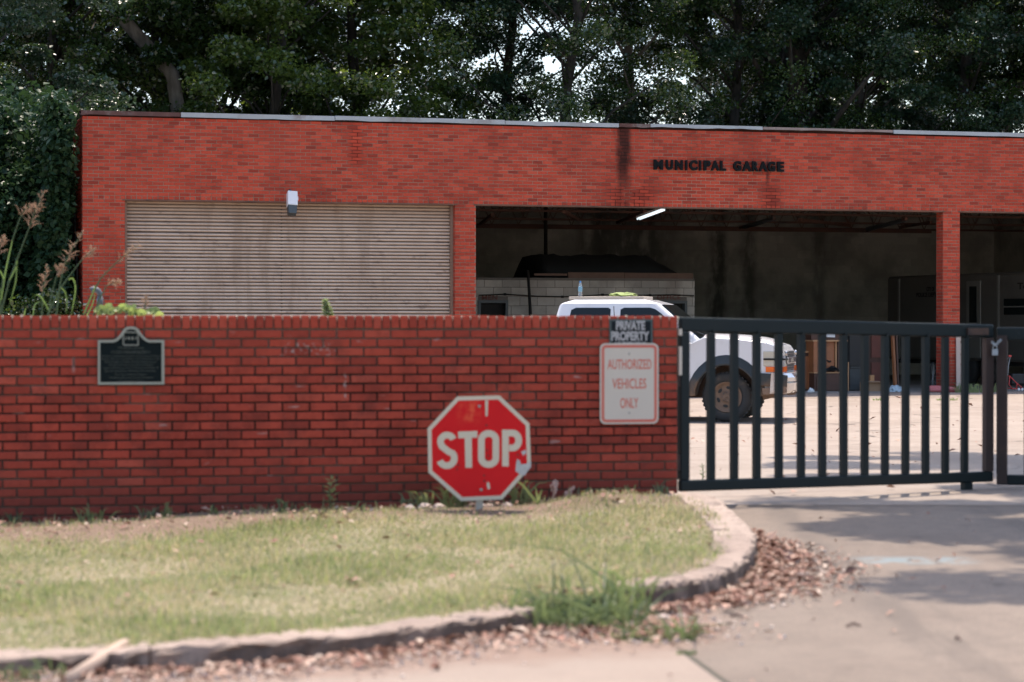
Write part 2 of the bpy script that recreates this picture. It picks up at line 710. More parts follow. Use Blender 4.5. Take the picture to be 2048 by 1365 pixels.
class BrickPile:
    """bricks joined into one mesh"""

    def __init__(self, seed):
        self.mb = MB()
        self.r = np.random.default_rng(seed)

    def add(self, c, L, Hh, D, rz=0.0, jit=.0015, ins=.004):
        vs = brick_verts(L, Hh, D, self.r, jit, ins)
        ca, sa = math.cos(rz), math.sin(rz)
        dy = float(np.clip(self.r.normal(0, .001), -.002, .002))
        vs = [(c[0] + x * ca - (y + dy) * sa, c[1] + x * sa + (y + dy) * ca, c[2] + z) for x, y, z in vs]
        self.mb.add(vs, BRICK_F, 0, float(np.clip(self.r.beta(2, 2), 0, 1)))


# ------------------------------------------------------------------ low front wall
wall = thing('brick_wall', 'long low red brick wall with an upright brick cap, carrying the plaque and signs', 'wall', (0, 18.3, 0), WTH)


def wall_s(px):
    u = (px - 1024) / FPX
    Y = 18.3 / (1 - u * math.tan(WTH))
    return u * Y / math.cos(WTH)


def wall_pt(px, py):
    u = (px - 1024) / FPX
    Y = 18.3 / (1 - u * math.tan(WTH))
    return wall_s(px), CZ - (py - HOR) / FPX * Y


W_TOP = CZ + (HOR - 632.5) / FPX * 18.3
W_END = wall_s(1356)
W_START = -7.1


def wall_stain(b, kind, col, co, x, y, z, n1, n2):
    # soot black joints in the middle height, bricks and joints darker towards the foot, chalk marks near the top
    zone = b.mul(b.near(z, .95, .26, .40), b.step(b.noise(co, .8, 4, .6, sc3=(1, 1, 1.8)), .34, .50))
    damp = b.mul(b.step(b.math('ADD', z, b.math('MULTIPLY', b.math('SUBTRACT', n1, .5), .5)), .62, .25), .55)
    if kind == 'mortar':
        col = b.mix(b.math('MULTIPLY', b.step(x, wall_s(1080), wall_s(1250)), .7), col, (.24, .17, .125))
        col = b.mix(b.math('MULTIPLY', zone, .9), col, (.012, .011, .010))
    else:
        col = b.mix(b.math('MULTIPLY', b.mul(zone, b.step(b.noise(co, 4, 4, .6), .42, .62)), .32), col, (.05, .022, .018))
        col = b.mix(b.math('MULTIPLY', b.step(b.noise(co, 3.2, 6, .7), .52, .66), .38), col, (.13, .042, .032))
        col = b.mix(b.math('MULTIPLY', b.step(b.noise(co, 60, 3, .7), .62, .70), .5), col, (.40, .17, .13))
    col = b.mix(damp, col, (.07, .032, .026) if kind == 'brick' else (.045, .04, .03))
    ch = b.mul(b.near(x, wall_s(622), .17, .04), b.near(z, wall_pt(620, 699)[1], .035, .03), b.step(b.noise(co, 34, 3, .7), .55, .62))
    drip = b.mul(b.near(x, wall_s(690), .006, .01), b.near(z, wall_pt(690, 775)[1], .07, .05), b.step(b.noise(co, 40, 2), .48, .56))
    drip2 = b.mul(b.near(x, wall_s(147), .006, .012), b.near(z, wall_pt(147, 730)[1], .04, .03))
    spots = b.mul(b.step(b.noise(co, 9, 3, .5, sc3=(.5, 1, 2)), .69, .74), .6)
    white = b.mx(b.mx(ch, drip), b.mx(b.math('MULTIPLY', drip2, .5), spots))
    return b.mix(b.math('MULTIPLY', white, .75), col, (.42, .33, .29))


wb, wm = brick_mats('wall', wall, ((.27, .048, .031), (.37, .060, .037), (.43, .071, .042), (.46, .092, .057)), (.19, .155, .12), wall_stain)
WB_L, WB_H, WB_P, WB_C = .1905, .0552, .2032, .0677
core = MB().box(((W_START + W_END) / 2, .115, (W_TOP - .10 - .2) / 2), (W_END - W_START, .20, W_TOP - .10 + .2))
core.build('mortar', wm, wall)
var = brick_variants(WB_L, WB_H, .08, wb)
front, spare = [], BrickPile(21)
n_course = 22
z_first = W_TOP - .100 - WB_C / 2
for i in range(n_course):
    z = z_first - i * WB_C
    off = (i % 2) * WB_P / 2
    s = W_END - .002
    k = 0
    while s > W_START:
        L = WB_P if not (k == 0 and i % 2) else WB_P / 2
        c = s - L / 2
        px = 1024 + FPX * (c * math.cos(WTH)) / (18.3 + c * math.sin(WTH))
        vis = -10 < px < 2058 and z > .17 + .02 * (c + 3)
        sign = (192 < px < 332 and i in (0, 1, 2, 3, 4, 5, 6)) or (1205 < px < 1310 and i < 10)
        front.append((18.3 + c * math.sin(WTH) + (0 if vis and not sign else 100), c, z, L))
        s -= L
        k += 1
front.sort()
for n, (d, c, z, L) in enumerate(front):
    if n < 300 and L > .15:
        o = put('brick', var[rng.integers(len(var))], wall, (c, rng.normal(0, .0022), z), (rng.normal(0, .006), rng.normal(0, .004), rng.normal(0, .006)))
        o.scale = (1, 1, 1 + rng.normal(0, .012))
    else:
        spare.add((c, rng.normal(0, .002), z), L - .0127, WB_H, .08)
# back face and end face of the wall
for i in range(n_course):
    z = z_first - i * WB_C
    s = W_END - .002 - (i % 2) * WB_P / 2
    while s > W_START:
        spare.add((s - WB_P / 2, .23, z), WB_L, WB_H, .08, math.pi)
        s -= WB_P
    spare.add((W_END + .006, .115, z), .08 if i % 2 else .17, WB_H, .05, math.pi / 2)
tag(spare.mb.build('brick_course', wb, wall, fix=False), kind='stuff')
cap_var = brick_variants(.0575, .092, .222, wb, seed=9)
cap_spare = BrickPile(22)
beads = MB()
s = W_END - .002 - WB_C / 2
while s > W_START:
    px = 1024 + FPX * (s * math.cos(WTH)) / (18.3 + s * math.sin(WTH))
    z = W_TOP - .046
    if px > -10:
        o = put('cap_brick', cap_var[rng.integers(len(cap_var))], wall, (s, -.006 + rng.normal(0, .002), z + rng.normal(0, .002)), (0, rng.normal(0, .008), 0))
    else:
        cap_spare.add((s, -.006, z), .0575, .092, .222)
    beads.lathe([(.004, .004), (.013, .006), (.016, .013), (.011, .021), (.004, .023)], 8, (s + WB_C / 2, .0, W_TOP - .016 + rng.normal(0, .003)))
    s -= WB_C
tag(cap_spare.mb.build('cap_course', wb, wall, fix=False), kind='stuff')
MB().box(((W_START + W_END) / 2, .112, W_TOP - .052), (W_END - W_START, .20, .098)).build('cap_mortar', wm, wall)
M['bead'] = plain('pale_mortar', (.50, .43, .34), .9, var=.3, scale=40)
tag(beads.build('mortar_bead', M['bead'], wall, smooth=True), kind='stuff')

# ================================================================== garage
GTH = R(16.3)
G0 = 47.8
garage = thing('municipal_garage', 'low red brick garage with flat roof, one shut shutter and open bays', 'building', (0, G0, 0), GTH)
GC, GS = math.cos(GTH), math.sin(GTH)


def gsx(px, d=0.0):
    """position along the facade of the ray through column px, at depth d behind the facade"""
    u = (px - 1024) / FPX
    # X = s c - d s_ ; Y = G0 + s s_ + d c ; X = u Y
    return (u * (G0 + d * GC) + d * GS) / (GC - u * GS)


def gpt(px, py, d=0.0):
    s = gsx(px, d)
    Y = G0 + s * GS + d * GC
    return s, CZ - (py - HOR) / FPX * Y


def gworld(s, d, z):
    return Vector((s * GC - d * GS, G0 + s * GS + d * GC, z))


FL = .17                                     # floor level
G_L, G_R = gsx(165), gsx(2700)
LINT = 3.94
ROOF = 5.60
bays = [(gsx(250), gsx(910)), (gsx(952), gsx(1886)), (gsx(1920), gsx(2640))]
piers = [(G_L, bays[0][0]), (bays[0][1], bays[1][0]), (bays[1][1], bays[2][0]), (bays[2][1], G_R)]
PD = .34                                     # pier depth


def garage_stain(b, kind, col, co, x, y, z, n1, n2):
    sx = gsx(1245)
    wob = b.math('MULTIPLY', b.math('SUBTRACT', b.noise(co, 2.2, 3), .5), .35)
    xx = b.math('ADD', x, wob)
    streak = b.mul(b.near(xx, sx + .02, .09, .16), b.step(b.noise(co, 3.0, 4, .6, sc3=(3, 1, .6)), .22, .48), b.math('ADD', .35, b.math('MULTIPLY', b.step(z, 4.0, 4.9), .65)))
    n4 = b.noise(co, 1.8, 4, .6)
    foot = b.mul(b.near(xx, gsx(1262), .35, .6), b.step(z, 4.75, 4.2), b.step(n4, .36, .5))
    thin = b.mul(b.near(x, gsx(1543), .10, .28), b.step(z, 4.72, 4.2))
    left = b.mul(b.near(x, gsx(712), .06, .14), b.near(z, 5.05, .3, .2))
    small = b.mul(b.near(x, gsx(1535), .015, .05), b.near(z, 4.7, .2, .2))
    runs = b.mul(b.step(b.noise(co, 1.0, 4, .6, sc3=(2.2, 1, .25)), .58, .72), b.step(z, 4.3, 5.5))
    if kind == 'mortar':
        pale = b.mul(b.near(x, gsx(1430), .75, .5), b.near(z, 4.35, .3, .25))
        pale2 = b.mul(b.near(x, gsx(1080), .7, .6), b.near(z, 4.45, .35, .4), b.step(n2, .45, .55))
        pale3 = b.step(b.noise(co, .8, 3), .62, .72)
        col = b.mix(b.math('MULTIPLY', b.mx(b.mx(pale, pale2), b.math('MULTIPLY', pale3, .6)), .75), col, (.46, .34, .25))
        dk = b.mx(b.mx(foot, thin), b.mx(left, streak))
        col = b.mix(b.math('MULTIPLY', dk, .95), col, (.010, .009, .008))
    else:
        col = b.mix(b.math('MULTIPLY', streak, .9), col, (.018, .014, .012))
        col = b.mix(b.math('MULTIPLY', b.mx(foot, thin), .22), col, (.03, .02, .018))
        col = b.mix(b.math('MULTIPLY', runs, .5), col, (.13, .04, .03))
        col = b.mix(b.math('MULTIPLY', b.step(b.noise(co, .45, 5, .6), .42, .70), .22), col, (.20, .05, .036))
    col = b.mix(b.math('MULTIPLY', small, .6), col, (.03, .02, .02))
    damp = b.mul(b.step(b.math('ADD', z, b.math('MULTIPLY', b.math('SUBTRACT', n4, .5), 1.2)), 1.3, .3), .5)
    return b.mix(damp, col, (.07, .035, .03))


gb, gm = brick_mats('garage', garage, ((.27, .045, .030), (.45, .067, .038), (.56, .082, .045), (.60, .108, .060)), (.40, .315, .235), garage_stain)
cand = []
GBH, GBC = .0575, .0677
# header course over the openings, then running courses up to the coping
z = LINT + .012 + GBC / 2
s = G_L + .05
while s < G_R - .04:
    cand.append((s, z, .0905, 0))
    s += .1016
n_up = int((ROOF - .035 - LINT - .012) / GBC) - 1
for i in range(1, n_up + 1):
    zz = z + i * GBC
    s = G_L + (0 if i % 2 else -.1016)
    while s < G_R - .01:
        a, e = max(s, G_L), min(s + .2032, G_R)
        if e - a > .05:
            cand.append(((a + e) / 2, zz, e - a - .010, 0))
        s += .2032
for (a, e) in piers:
    i = 0
    zz = LINT + .012 - GBC / 2
    while zz > FL - .05:
        s = a + .0008 - (.1016 if i % 2 else 0)
        while s < e - .03:
            p, q = max(s, a), min(s + .2032, e)
            if q - p > .04:
                cand.append(((p + q) / 2, zz, q - p - .010, 0))
            s += .2032
        zz -= GBC
        i += 1


def g_key(c):
    w = gworld(c[0], 0, c[1])
    px = 1024 + FPX * w.x / w.y
    py = HOR - (c[1] - CZ) / w.y * FPX
    vis = 0 < px < 2048 and (py < 632 or px > 1360)
    return (0 if vis and c[2] > .18 else 1, w.y)


cand.sort(key=g_key)
gvar = brick_variants(.1932, GBH, .08, gb, n=28, seed=5)
pile = BrickPile(31)
for n, (s, z, L, d) in enumerate(cand):
    if n < 300:
        put('brick', gvar[rng.integers(len(gvar))], garage, (s, float(np.clip(rng.normal(0, .002), -.004, .004)), z), (rng.normal(0, .005), 0, rng.normal(0, .004)))
    else:
        pile.add((s, d + float(np.clip(rng.normal(0, .0015), -.003, .003)), z), L, GBH, .08)
# pier returns, both flanks of each pier
for n, (a, e) in enumerate(piers):
    i = 0
    zz = LINT + .012 - GBC / 2
    while zz > FL - .05:
        for side in (0, 1):
            if (n == 0 and side == 0) or (n == 3 and side == 1):
                continue
            xx = a - .003 if side == 0 else e + .003
            y0 = .012
            for k, L in enumerate((.1016, .2032) if i % 2 else (.2032, .1016)):
                pile.add((xx, y0 + L / 2, zz), L - .010, GBH, .05, -math.pi / 2 if side == 0 else math.pi / 2)
                y0 += L
        zz -= GBC
        i += 1
# left end of the building
GD = 16.5
for i in range(78):
    zz = ROOF - .14 - i * GBC
    y0 = .012 + (i % 2) * .1016
    while y0 < GD:
        pile.add((G_L - .003, y0 + .1, zz), .1932, GBH, .05, -math.pi / 2)
        y0 += .2032
tag(pile.mb.build('brick_course', gb, garage, fix=False), kind='stuff')
core = MB()
core.box(((G_L + G_R) / 2, .0075 + PD / 2 - .01, (LINT + ROOF - .10) / 2), (G_R - G_L - .01, PD - .02, ROOF - .10 - LINT))
for (a, e) in piers:
    core.box(((a + e) / 2, .0075 + PD / 2 - .01, (FL - .1 + LINT - .001) / 2), (e - a - .01, PD - .02, LINT - FL + .099))
core.box((G_L + .11, (PD + GD) / 2 + .01, (FL + ROOF - .1) / 2), (.20, GD - PD - .03, ROOF - .1 - FL))
core.build('mortar', gm, garage)
M['rust'] = plain('rusty_lintel_steel', (.16, .075, .045), .8, var=.5, scale=5, dirt=(.07, .035, .025))
M['galv'] = plain('weathered_flashing', (.40, .42, .42), .6, .2, var=.2, scale=2, dirt=(.24, .20, .18), bump=.1)
M['fascia'] = plain('bare_fascia_board', (.11, .05, .04), .85, var=.5, scale=5, dirt=(.22, .19, .17))
M['rustflash'] = plain('rusted_flashing', (.30, .23, .20), .7, .1, var=.35, scale=3, dirt=(.12, .06, .045))
for (a, e) in bays:
    MB().box(((a + e) / 2, .10, LINT - .002), (e - a + .1, .215, .022)).build('lintel', M['rust'], garage)
EDGE = [(162, 362, 'fascia', .10, 0), (362, 670, 'galv', .115, .004), (670, 1010, 'galv', .11, .012), (1010, 1238, 'galv', .10, -.002), (1238, 1300, 'fascia', .09, 0),
        (1300, 1525, 'galv', .085, .008), (1525, 1785, 'rustflash', .065, .0), (1785, 2150, 'galv', .10, .004), (2150, 2705, 'galv', .10, .006)]
for (a, e, m, h, lift) in EDGE:
    xa, xe = gsx(a), gsx(e)
    h *= .8
    mb = MB()
    n = 10
    top = ROOF + .01 + lift
    vs, fs = [], []
    for i in range(n + 1):
        x = xa + (xe - xa - .012) * i / n
        w = rng.normal(0, .006)
        for (yy, zz) in ((-.035 + w, top - h + rng.normal(0, .004)), (-.028 + w * .5, top), (.30, top + .012), (.30, top - .02)):
            vs.append((x, yy, zz))
    for i in range(n):
        for k in range(3):
            fs.append((i * 4 + k, (i + 1) * 4 + k, (i + 1) * 4 + k + 1, i * 4 + k + 1))
        fs.append((i * 4 + 3, (i + 1) * 4 + 3, (i + 1) * 4, i * 4))
    mb.add(vs, fs)
    o = mb.build('roof_edge', M[m], garage)
    if m != 'galv':
        o['label'] = 'dark bare fascia board' if m == 'fascia' else 'rusted length of roof edge flashing'
MB().box(((G_L + G_R) / 2, .15 + PD / 2, ROOF - .05), (G_R - G_L, PD - .02, .08)).build('wall_plate', M['fascia'], garage)

# roller shutter: one slat after another
b = NB('tan_painted_slat')
co = b.coords()
lo = b.xyz(b.node('ShaderNodeTexCoord').outputs['Object'])
n1 = b.noise(co, 1.2, 5, .6)
n2 = b.noise(co, 9, 4, .6, sc3=(.5, .5, 1))
col = b.mix(b.step(n1, .4, .65), (.62, .485, .375), (.54, .41, .31))
gr_ = b.mul(b.near(lo[2], .056, .008, .010), b.math('ADD', .55, b.math('MULTIPLY', n2, .5)))  # shadow line of each slat groove, painted into the slat colour
col = b.mix(gr_, col, (.085, .052, .038))
col = b.mix(b.math('MULTIPLY', b.step(n2, .56, .72), .5), col, (.16, .10, .075))
wz = b.xyz(co)
col = b.mix(b.mul(b.step(b.noise(co, 1.0, 5, .65, sc3=(2.5, 1, .35)), .50, .68), .45), col, (.26, .175, .12))
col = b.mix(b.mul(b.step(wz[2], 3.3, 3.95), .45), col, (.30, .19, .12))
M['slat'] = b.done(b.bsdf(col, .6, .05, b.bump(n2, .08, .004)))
M['jamb'] = plain('brown_steel_jamb', (.27, .17, .12), .6, .2, var=.2, scale=4)
xa, xe = bays[0][0] + .055, bays[0][1] - .06
SP = .0672
prof = [(.016, 0.0), (-.006, .002), (-.016, .012), (-.018, .024), (-.012, .038), (.004, .046), (.018, .050), (.020, .066)]
sl = MB()
nseg = 14
vs, fs = [], []
for i in range(nseg + 1):
    x = xa + (xe - xa) * i / nseg
    for (y, z) in prof:
        vs.append((x, y, z))
    for (y, z) in prof[::-1]:
        vs.append((x, y + .004, z))
m = len(prof) * 2
for i in range(nseg):
    for k in range(m):
        fs.append((i * m + k, (i + 1) * m + k, (i + 1) * m + (k + 1) % m, i * m + (k + 1) % m))
sl.add(vs, fs)
slat_me = sl.mesh('slat', M['slat'])
shutter = MB()
z = FL + .09
shutter.box(((xa + xe) / 2, .205, FL + .045), (xe - xa, .03, .09)).build('bottom_bar', M['jamb'], garage)
while z < LINT - .05:
    put('slat', slat_me, garage, (rng.normal(0, .003), .20 + rng.normal(0, .0022), z + rng.normal(0, .0012)), (rng.normal(0, .03), rng.normal(0, .0004), 0))
    z += SP
for x in (bays[0][0] + .028, bays[0][1] - .03):
    MB().box((x, .17, (FL + LINT) / 2), (.056, .10, LINT - FL - .03)).build('guide_rail', M['jamb'], garage)
# line of rivets down the middle of the shutter
rv = MB()
z = FL + .09 + .021
xr = gsx(563, .2)
while z < LINT - .06:
    if z < 2.2 or True:
        rv.box((xr + rng.normal(0, .003), .186, z + .026), (.026, .008, .012))
    z += SP
M['dark'] = plain('black_grime', (.02, .018, .016), .9)
tag(rv.build('rivet', M['dark'], garage), kind='stuff')
# letters over the bay
M['letter'] = plain('black_letter_metal', (.008, .010, .011), .7, 0, var=.3, spec=.12)
word = [('M', 285, 378), ('U', 408, 480), ('N', 503, 580), ('I', 607, 627), ('C', 648, 730), ('I', 748, 768), ('P', 795, 865), ('A', 868, 955), ('L', 962, 1024),
        ('G', 1097, 1178), ('A', 1190, 1282), ('R', 1290, 1352), ('A', 1358, 1446), ('G', 1450, 1524), ('E', 1546, 1614)]
for ch, a, e in word:
    pa, pe = 1250 + a / 5.12, 1250 + e / 5.12
    tilt = (a - 285) / 1330 * 22
    z1, z0 = 280 + (206 + tilt) / 5.12, 280 + (310 + tilt) / 5.12
    x0, zt = gpt(pa, z1)
    x1, zb = gpt(pe, z0)
    o = put('letter', text_mesh(ch, M['letter'], .05, .05, fit=(x0, x1, zb, zt)), garage, (0, -.028, 0))

# inside of the garage
M['cmu'] = None


def block_mat(name, base, dark, obj, streaks):
    b = NB(name)
    co = b.coords(obj)
    x, y, z = b.xyz(co)
    n1 = b.noise(co, .9, 5, .6)
    n2 = b.noise(co, 16, 4, .6)
    col = b.mix(b.step(n1, .4, .65), base, tuple(c * .62 for c in base))
    col = b.mix(1.0, col, b.math('ADD', .86, b.math('MULTIPLY', b.tone(), .28)), 'MULTIPLY')
    col = b.mix(b.math('MULTIPLY', n2, .4), col, tuple(c * .5 for c in base))
    for (c, w, soft, a) in streaks:
        wob = b.math('MULTIPLY', b.math('SUBTRACT', b.noise(co, 1.2, 4), .5), .5)
        k = b.mul(b.near(b.math('ADD', x, wob), c, w, soft), b.step(b.noise(co, 2.5, 4, .6, sc3=(1, 1, .4)), .3, .55), a)
        col = b.mix(k, col, dark)
    sm = b.mul(b.step(b.noise(co, .55, 4, .6, sc3=(1, 1, .5)), .54, .72), .35)
    col = b.mix(sm, col, dark)
    return b.done(b.bsdf(col, .92, 0, b.bump(n2, .5, .006), spec=.2))


RD = 16.2
rear_mat = block_mat('rear_block_wall', (.58, .56, .48), (.06, .065, .056), garage,
                     [(gsx(1255, RD), .8, .8, .75), (gsx(1438, RD), .14, .25, .85), (gsx(1500, RD), .10, .25, .7), (gsx(1640, RD), .10, .2, .5), (gsx(1180, RD), .3, .4, .5)])
rear = MB().box(((G_L + G_R) / 2, RD + .12, (FL + 5.1) / 2), (G_R - G_L - .03, .20, 5.1 - FL)).build('rear_wall', rear_mat, garage)


def block_grid(mbx, x0, x1, y, z0, z1, r, L=.4064, Hh=.2032, gap=.009, d=.03):
    i = 0
    z = z0
    out = []
    while z < z1 - .02:
        h = min(Hh, z1 - z)
        s = x0 - (L / 2 if i % 2 else 0)
        while s < x1 - .01:
            a, e = max(s, x0), min(s + L, x1)
            if e - a > .03:
                out.append(((a + e) / 2, z + h / 2, e - a - gap, h - gap))
            s += L
        z += Hh
        i += 1
    return out


bl = BrickPile(41)
for (c, z, l, h) in block_grid(None, G_L + .25, G_R - .25, RD, FL, 5.0, rng):
    bl.add((c, RD + .012 + abs(rng.normal(0, .003)), z), l, h, .03, ins=.006)
tag(bl.mb.build('block_course', rear_mat, rear, fix=False), kind='stuff')
MB().box((G_R - .11, (PD + RD) / 2 + .01, (FL + ROOF - .1) / 2), (.20, RD - PD - .02, ROOF - .1 - FL)).build('side_wall', rear_mat, garage)
M['deck'] = plain('grey_roof_deck', (.30, .29, .27), .9, var=.4)
MB().box(((G_L + G_R) / 2, PD + (GD - PD) / 2, 5.06), (G_R - G_L - .02, GD - PD - .02, .1)).build('roof', M['deck'], garage)
MB().box(((G_L + G_R) / 2, GD / 2 + .02, FL - .06), (G_R - G_L - .02, GD, .13)).build('floor', M['floor'], garage)
M['joist'] = plain('rusty_joist_steel', (.13, .06, .04), .75, .2, var=.4, scale=3, dirt=(.05, .04, .035))
for d, zb in ((3.6, 4.16), (7.4, 4.20), (11.2, 4.18), (14.2, 4.16)):
    j = MB()
    j.box(((G_L + G_R) / 2, d, zb), (G_R - G_L - .6, .09, .05))
    j.box(((G_L + G_R) / 2, d, 4.93), (G_R - G_L - .6, .10, .05))
    x = G_L + .5
    up = False
    while x < G_R - .9:
        j.tube([(x, d, zb if not up else 4.92), (x + .36, d, 4.92 if not up else zb)], .013, 4, cap=False)
        x += .36
        up = not up
    j.build('bar_joist', M['joist'], garage)
# a main beam, bracing and pipes under the roof
MB().box((gsx(1412, 12.6), 12.6, 4.05), (gsx(1830, 12.6) - gsx(900, 12.6), .08, .10)).build('ceiling_pipe', M['joist'], garage)
for (pa, ya, da, pb, yb, db) in ((1155, 440, 9, 1128, 424, 4), (1235, 446, 9, 1290, 424, 4), (1480, 456, 10, 1548, 437, 6), (1735, 462, 9, 1812, 438, 5), (1700, 452, 9, 1600, 440, 6), (1862, 445, 8, 1800, 455, 12), (985, 430, 5, 960, 450, 10)):
    xa_, za_ = gpt(pa, ya, da)
    xb_, zb_ = gpt(pb, yb, db)
    MB().bar((xa_, da, za_), (xb_, db, zb_), .07, .07).build('brace', M['joist'], garage)
xp, zp = gpt(1108, 440, 11.5)
MB().tube([(xp, 12.2, 4.9), (xp, 12.2, 2.5)], .05, 8).build('drain_pipe', M['dark'], garage)

# office room with block front
OD = 5.4
ox0, ox1 = gsx(880, OD), gsx(1390, OD)
oz1 = gpt(1150, 561, OD)[1]
office_mat = block_mat('office_block_paint', (.58, .53, .46), (.22, .18, .15), garage, [(gsx(1345, OD), .1, .2, .6)])
office_mat2 = plain('office_joint', (.16, .14, .12), .95)
door_z = gpt(1340, 602, OD)[1]
dm = (gsx(956, OD), gsx(1016, OD))
do = (gsx(1302, OD), gsx(1374, OD))
office = MB()
for a, e, z0, z1 in ((ox0, dm[0], FL, oz1), (dm[1], do[0], FL, oz1), (do[1], ox1, FL, oz1), (dm[0], dm[1], door_z, oz1), (do[0], do[1], door_z, oz1)):
    office.box(((a + e) / 2, OD + .11, (z0 + z1) / 2), (e - a, .18, z1 - z0))
office.box((ox1 - .1, (OD + RD) / 2 + .1, (FL + oz1) / 2), (.20, RD - OD - .2, oz1 - FL))
office.box(((ox0 + ox1) / 2, (OD + RD) / 2, oz1 + .025), (ox1 - ox0, RD - OD - .05, .05))
office_o = office.build('office_room', office_mat2, garage)
office_o['label'] = 'painted block room with doors marked MEN and OFFICE'
r2 = np.random.default_rng(51)
ov = []
for (c, z, l, h) in block_grid(None, ox0, ox1, OD, FL, oz1, rng):
    parts_ = [(c - l / 2, c + l / 2)]
    for (a, e) in (dm, do):
        if z < door_z:
            nx = []
            for (p, q) in parts_:
                if q <= a or p >= e:
                    nx.append((p, q))
                else:
                    if p < a - .03:
                        nx.append((p, a))
                    if q > e + .03:
                        nx.append((e, q))
            parts_ = nx
    for (p, q) in parts_:
        mb = MB()
        mb.add(brick_verts(q - p, h, .03, r2, .001, .005), BRICK_F, 0, float(r2.random()))
        put('block', mb.mesh('block', office_mat, fix=False), office_o, ((p + q) / 2, OD + .012 + abs(r2.normal(0, .002)), z))
M['paintred'] = plain('faded_red_lettering', (.16, .06, .045), .8, var=.4, scale=20)
for txt, pa, pe, ya, yb in (('MEN', 964, 995, 591, 600), ('OFFICE', 1314, 1361, 591, 599.5)):
    x0, zt = gpt(pa, ya, OD)
    x1, zb = gpt(pe, yb, OD)
    put('lettering', text_mesh(txt, M['paintred'], .004, .02, 1.1, fit=(x0, x1, zb, zt)), office_o, (0, OD + .006, 0))
M['doorgrey'] = plain('grey_door_paint', (.10, .11, .11), .6, var=.2)
for (a, e) in (dm, do):
    f = MB()
    f.box((a + .03, OD + .06, (FL + door_z) / 2), (.06, .16, door_z - FL))
    f.box((e - .03, OD + .06, (FL + door_z) / 2), (.06, .16, door_z - FL))
    f.box(((a + e) / 2, OD + .06, door_z - .03), (e - a - .12, .16, .06))
    f.build('door_frame', M['doorgrey'], office_o)
    MB().box(((a + e) / 2, OD + .16, (FL + door_z - .06) / 2), (e - a - .122, .04, door_z - .07 - FL)).build('door', M['dark'], office_o)
M['plank'] = plain('old_brown_plank', (.15, .09, .065), .85, var=.4, scale=5)
for (pa, pe, ya, yb, yy) in ((1138, 1250, 545, 558, -.03), (1251, 1388, 546, 558, -.02), (1070, 1136, 547, 552, -.02)):
    x0, zt = gpt(pa, ya, OD)
    x1, zb = gpt(pe, yb, OD)
    MB().box(((x0 + x1) / 2, OD + .1 + yy, (zt + zb) / 2), (x1 - x0, .05, zt - zb)).build('plank', M['plank'], office_o)

# ================================================================== fittings on and in the garage
M['white'] = plain('white_enamel', (.72, .72, .72), .4, var=.06, scale=4, bump=0)
M['grey_metal'] = plain('grey_cast_metal', (.08, .09, .09), .5, .5, var=.2)
M['glass_dark'] = None
b = NB('dark_glass')
M['glass_dark'] = b.done(b.bsdf((.012, .016, .016), .08, 0, None, .3))

fx, fz = gpt(584, 410, -.3)
fl = thing('floodlight', 'small pale floodlight tilted down in front of the shutter top', 'lamp', gworld(fx, -.32, fz), GTH)
q = Euler((R(-24), R(4), 0)).to_matrix()
mb = MB()
mb.box(q @ Vector((0, 0, .11)), (.19, .16, .30), q)
mb.build('housing', M['white'], fl, bevel=.012)
MB().box(q @ Vector((-.005, -.005, -.13)), (.155, .13, .17), q, taper=(1.15, 1.15)).build('lens_hood', M['grey_metal'], fl, bevel=.008)
MB().box(q @ Vector((.105, .0, .13)), (.02, .08, .08), q).build('bracket_plate', M['white'], fl)
MB().tube([(0, .05, .20), (0, .18, .29), (0, .30, .29)], .02, 8).build('arm', M['grey_metal'], fl)

b = NB('lit_tube')
M['tube'] = b.done(b.bsdf((.85, .88, .88), .35, 0, None, .5, 0, **{'Emission Color': (.8, .93, 1.0), 'Emission Strength': .35}))
M['fix_dark'] = plain('dusty_dark_fixture', (.06, .065, .065), .7, var=.3)


def tube_light(pa, ya, da, pb, yb, db, label, lit):
    xa_, za_ = gpt(pa, ya, da)
    xb_, zb_ = gpt(pb, yb, db)
    A, B = Vector((xa_, da, za_)), Vector((xb_, db, zb_))
    t = thing('tube_light', label, 'lamp', gworld(A.x, A.y, A.z), GTH)
    D = B - A
    q = D.to_track_quat('X', 'Z').to_matrix()
    MB().box(D / 2 + q @ Vector((0, 0, .025)), (D.length, .11, .05), q, taper=(1, .6)).build('fixture', M['white'] if lit else M['fix_dark'], t)
    for s in (-.03, .03):
        o_ = q @ Vector((0, s, -.022))
        MB().tube([o_ + D * .02, o_ + D * .98], .019, 8).build('tube', M['tube'] if lit else M['fix_dark'], t, smooth=True)
    for k in (.15, .85):
        p = D * k
        MB().tube([p, (p.x, p.y, 4.98 - A.z)], .006, 4).build('hanger', M['dark'], t)


tube_light(1327, 418, .75, 1276, 437, 1.9, 'glowing white tube light hanging askew under the lintel', True)
tube_light(1548, 438, 6.0, 1488, 455, 8.5, 'unlit dark tube light left of centre among the roof joists', False)
tube_light(1810, 441, 5.2, 1734, 459, 7.7, 'unlit dark tube light nearest the right hand pier', False)

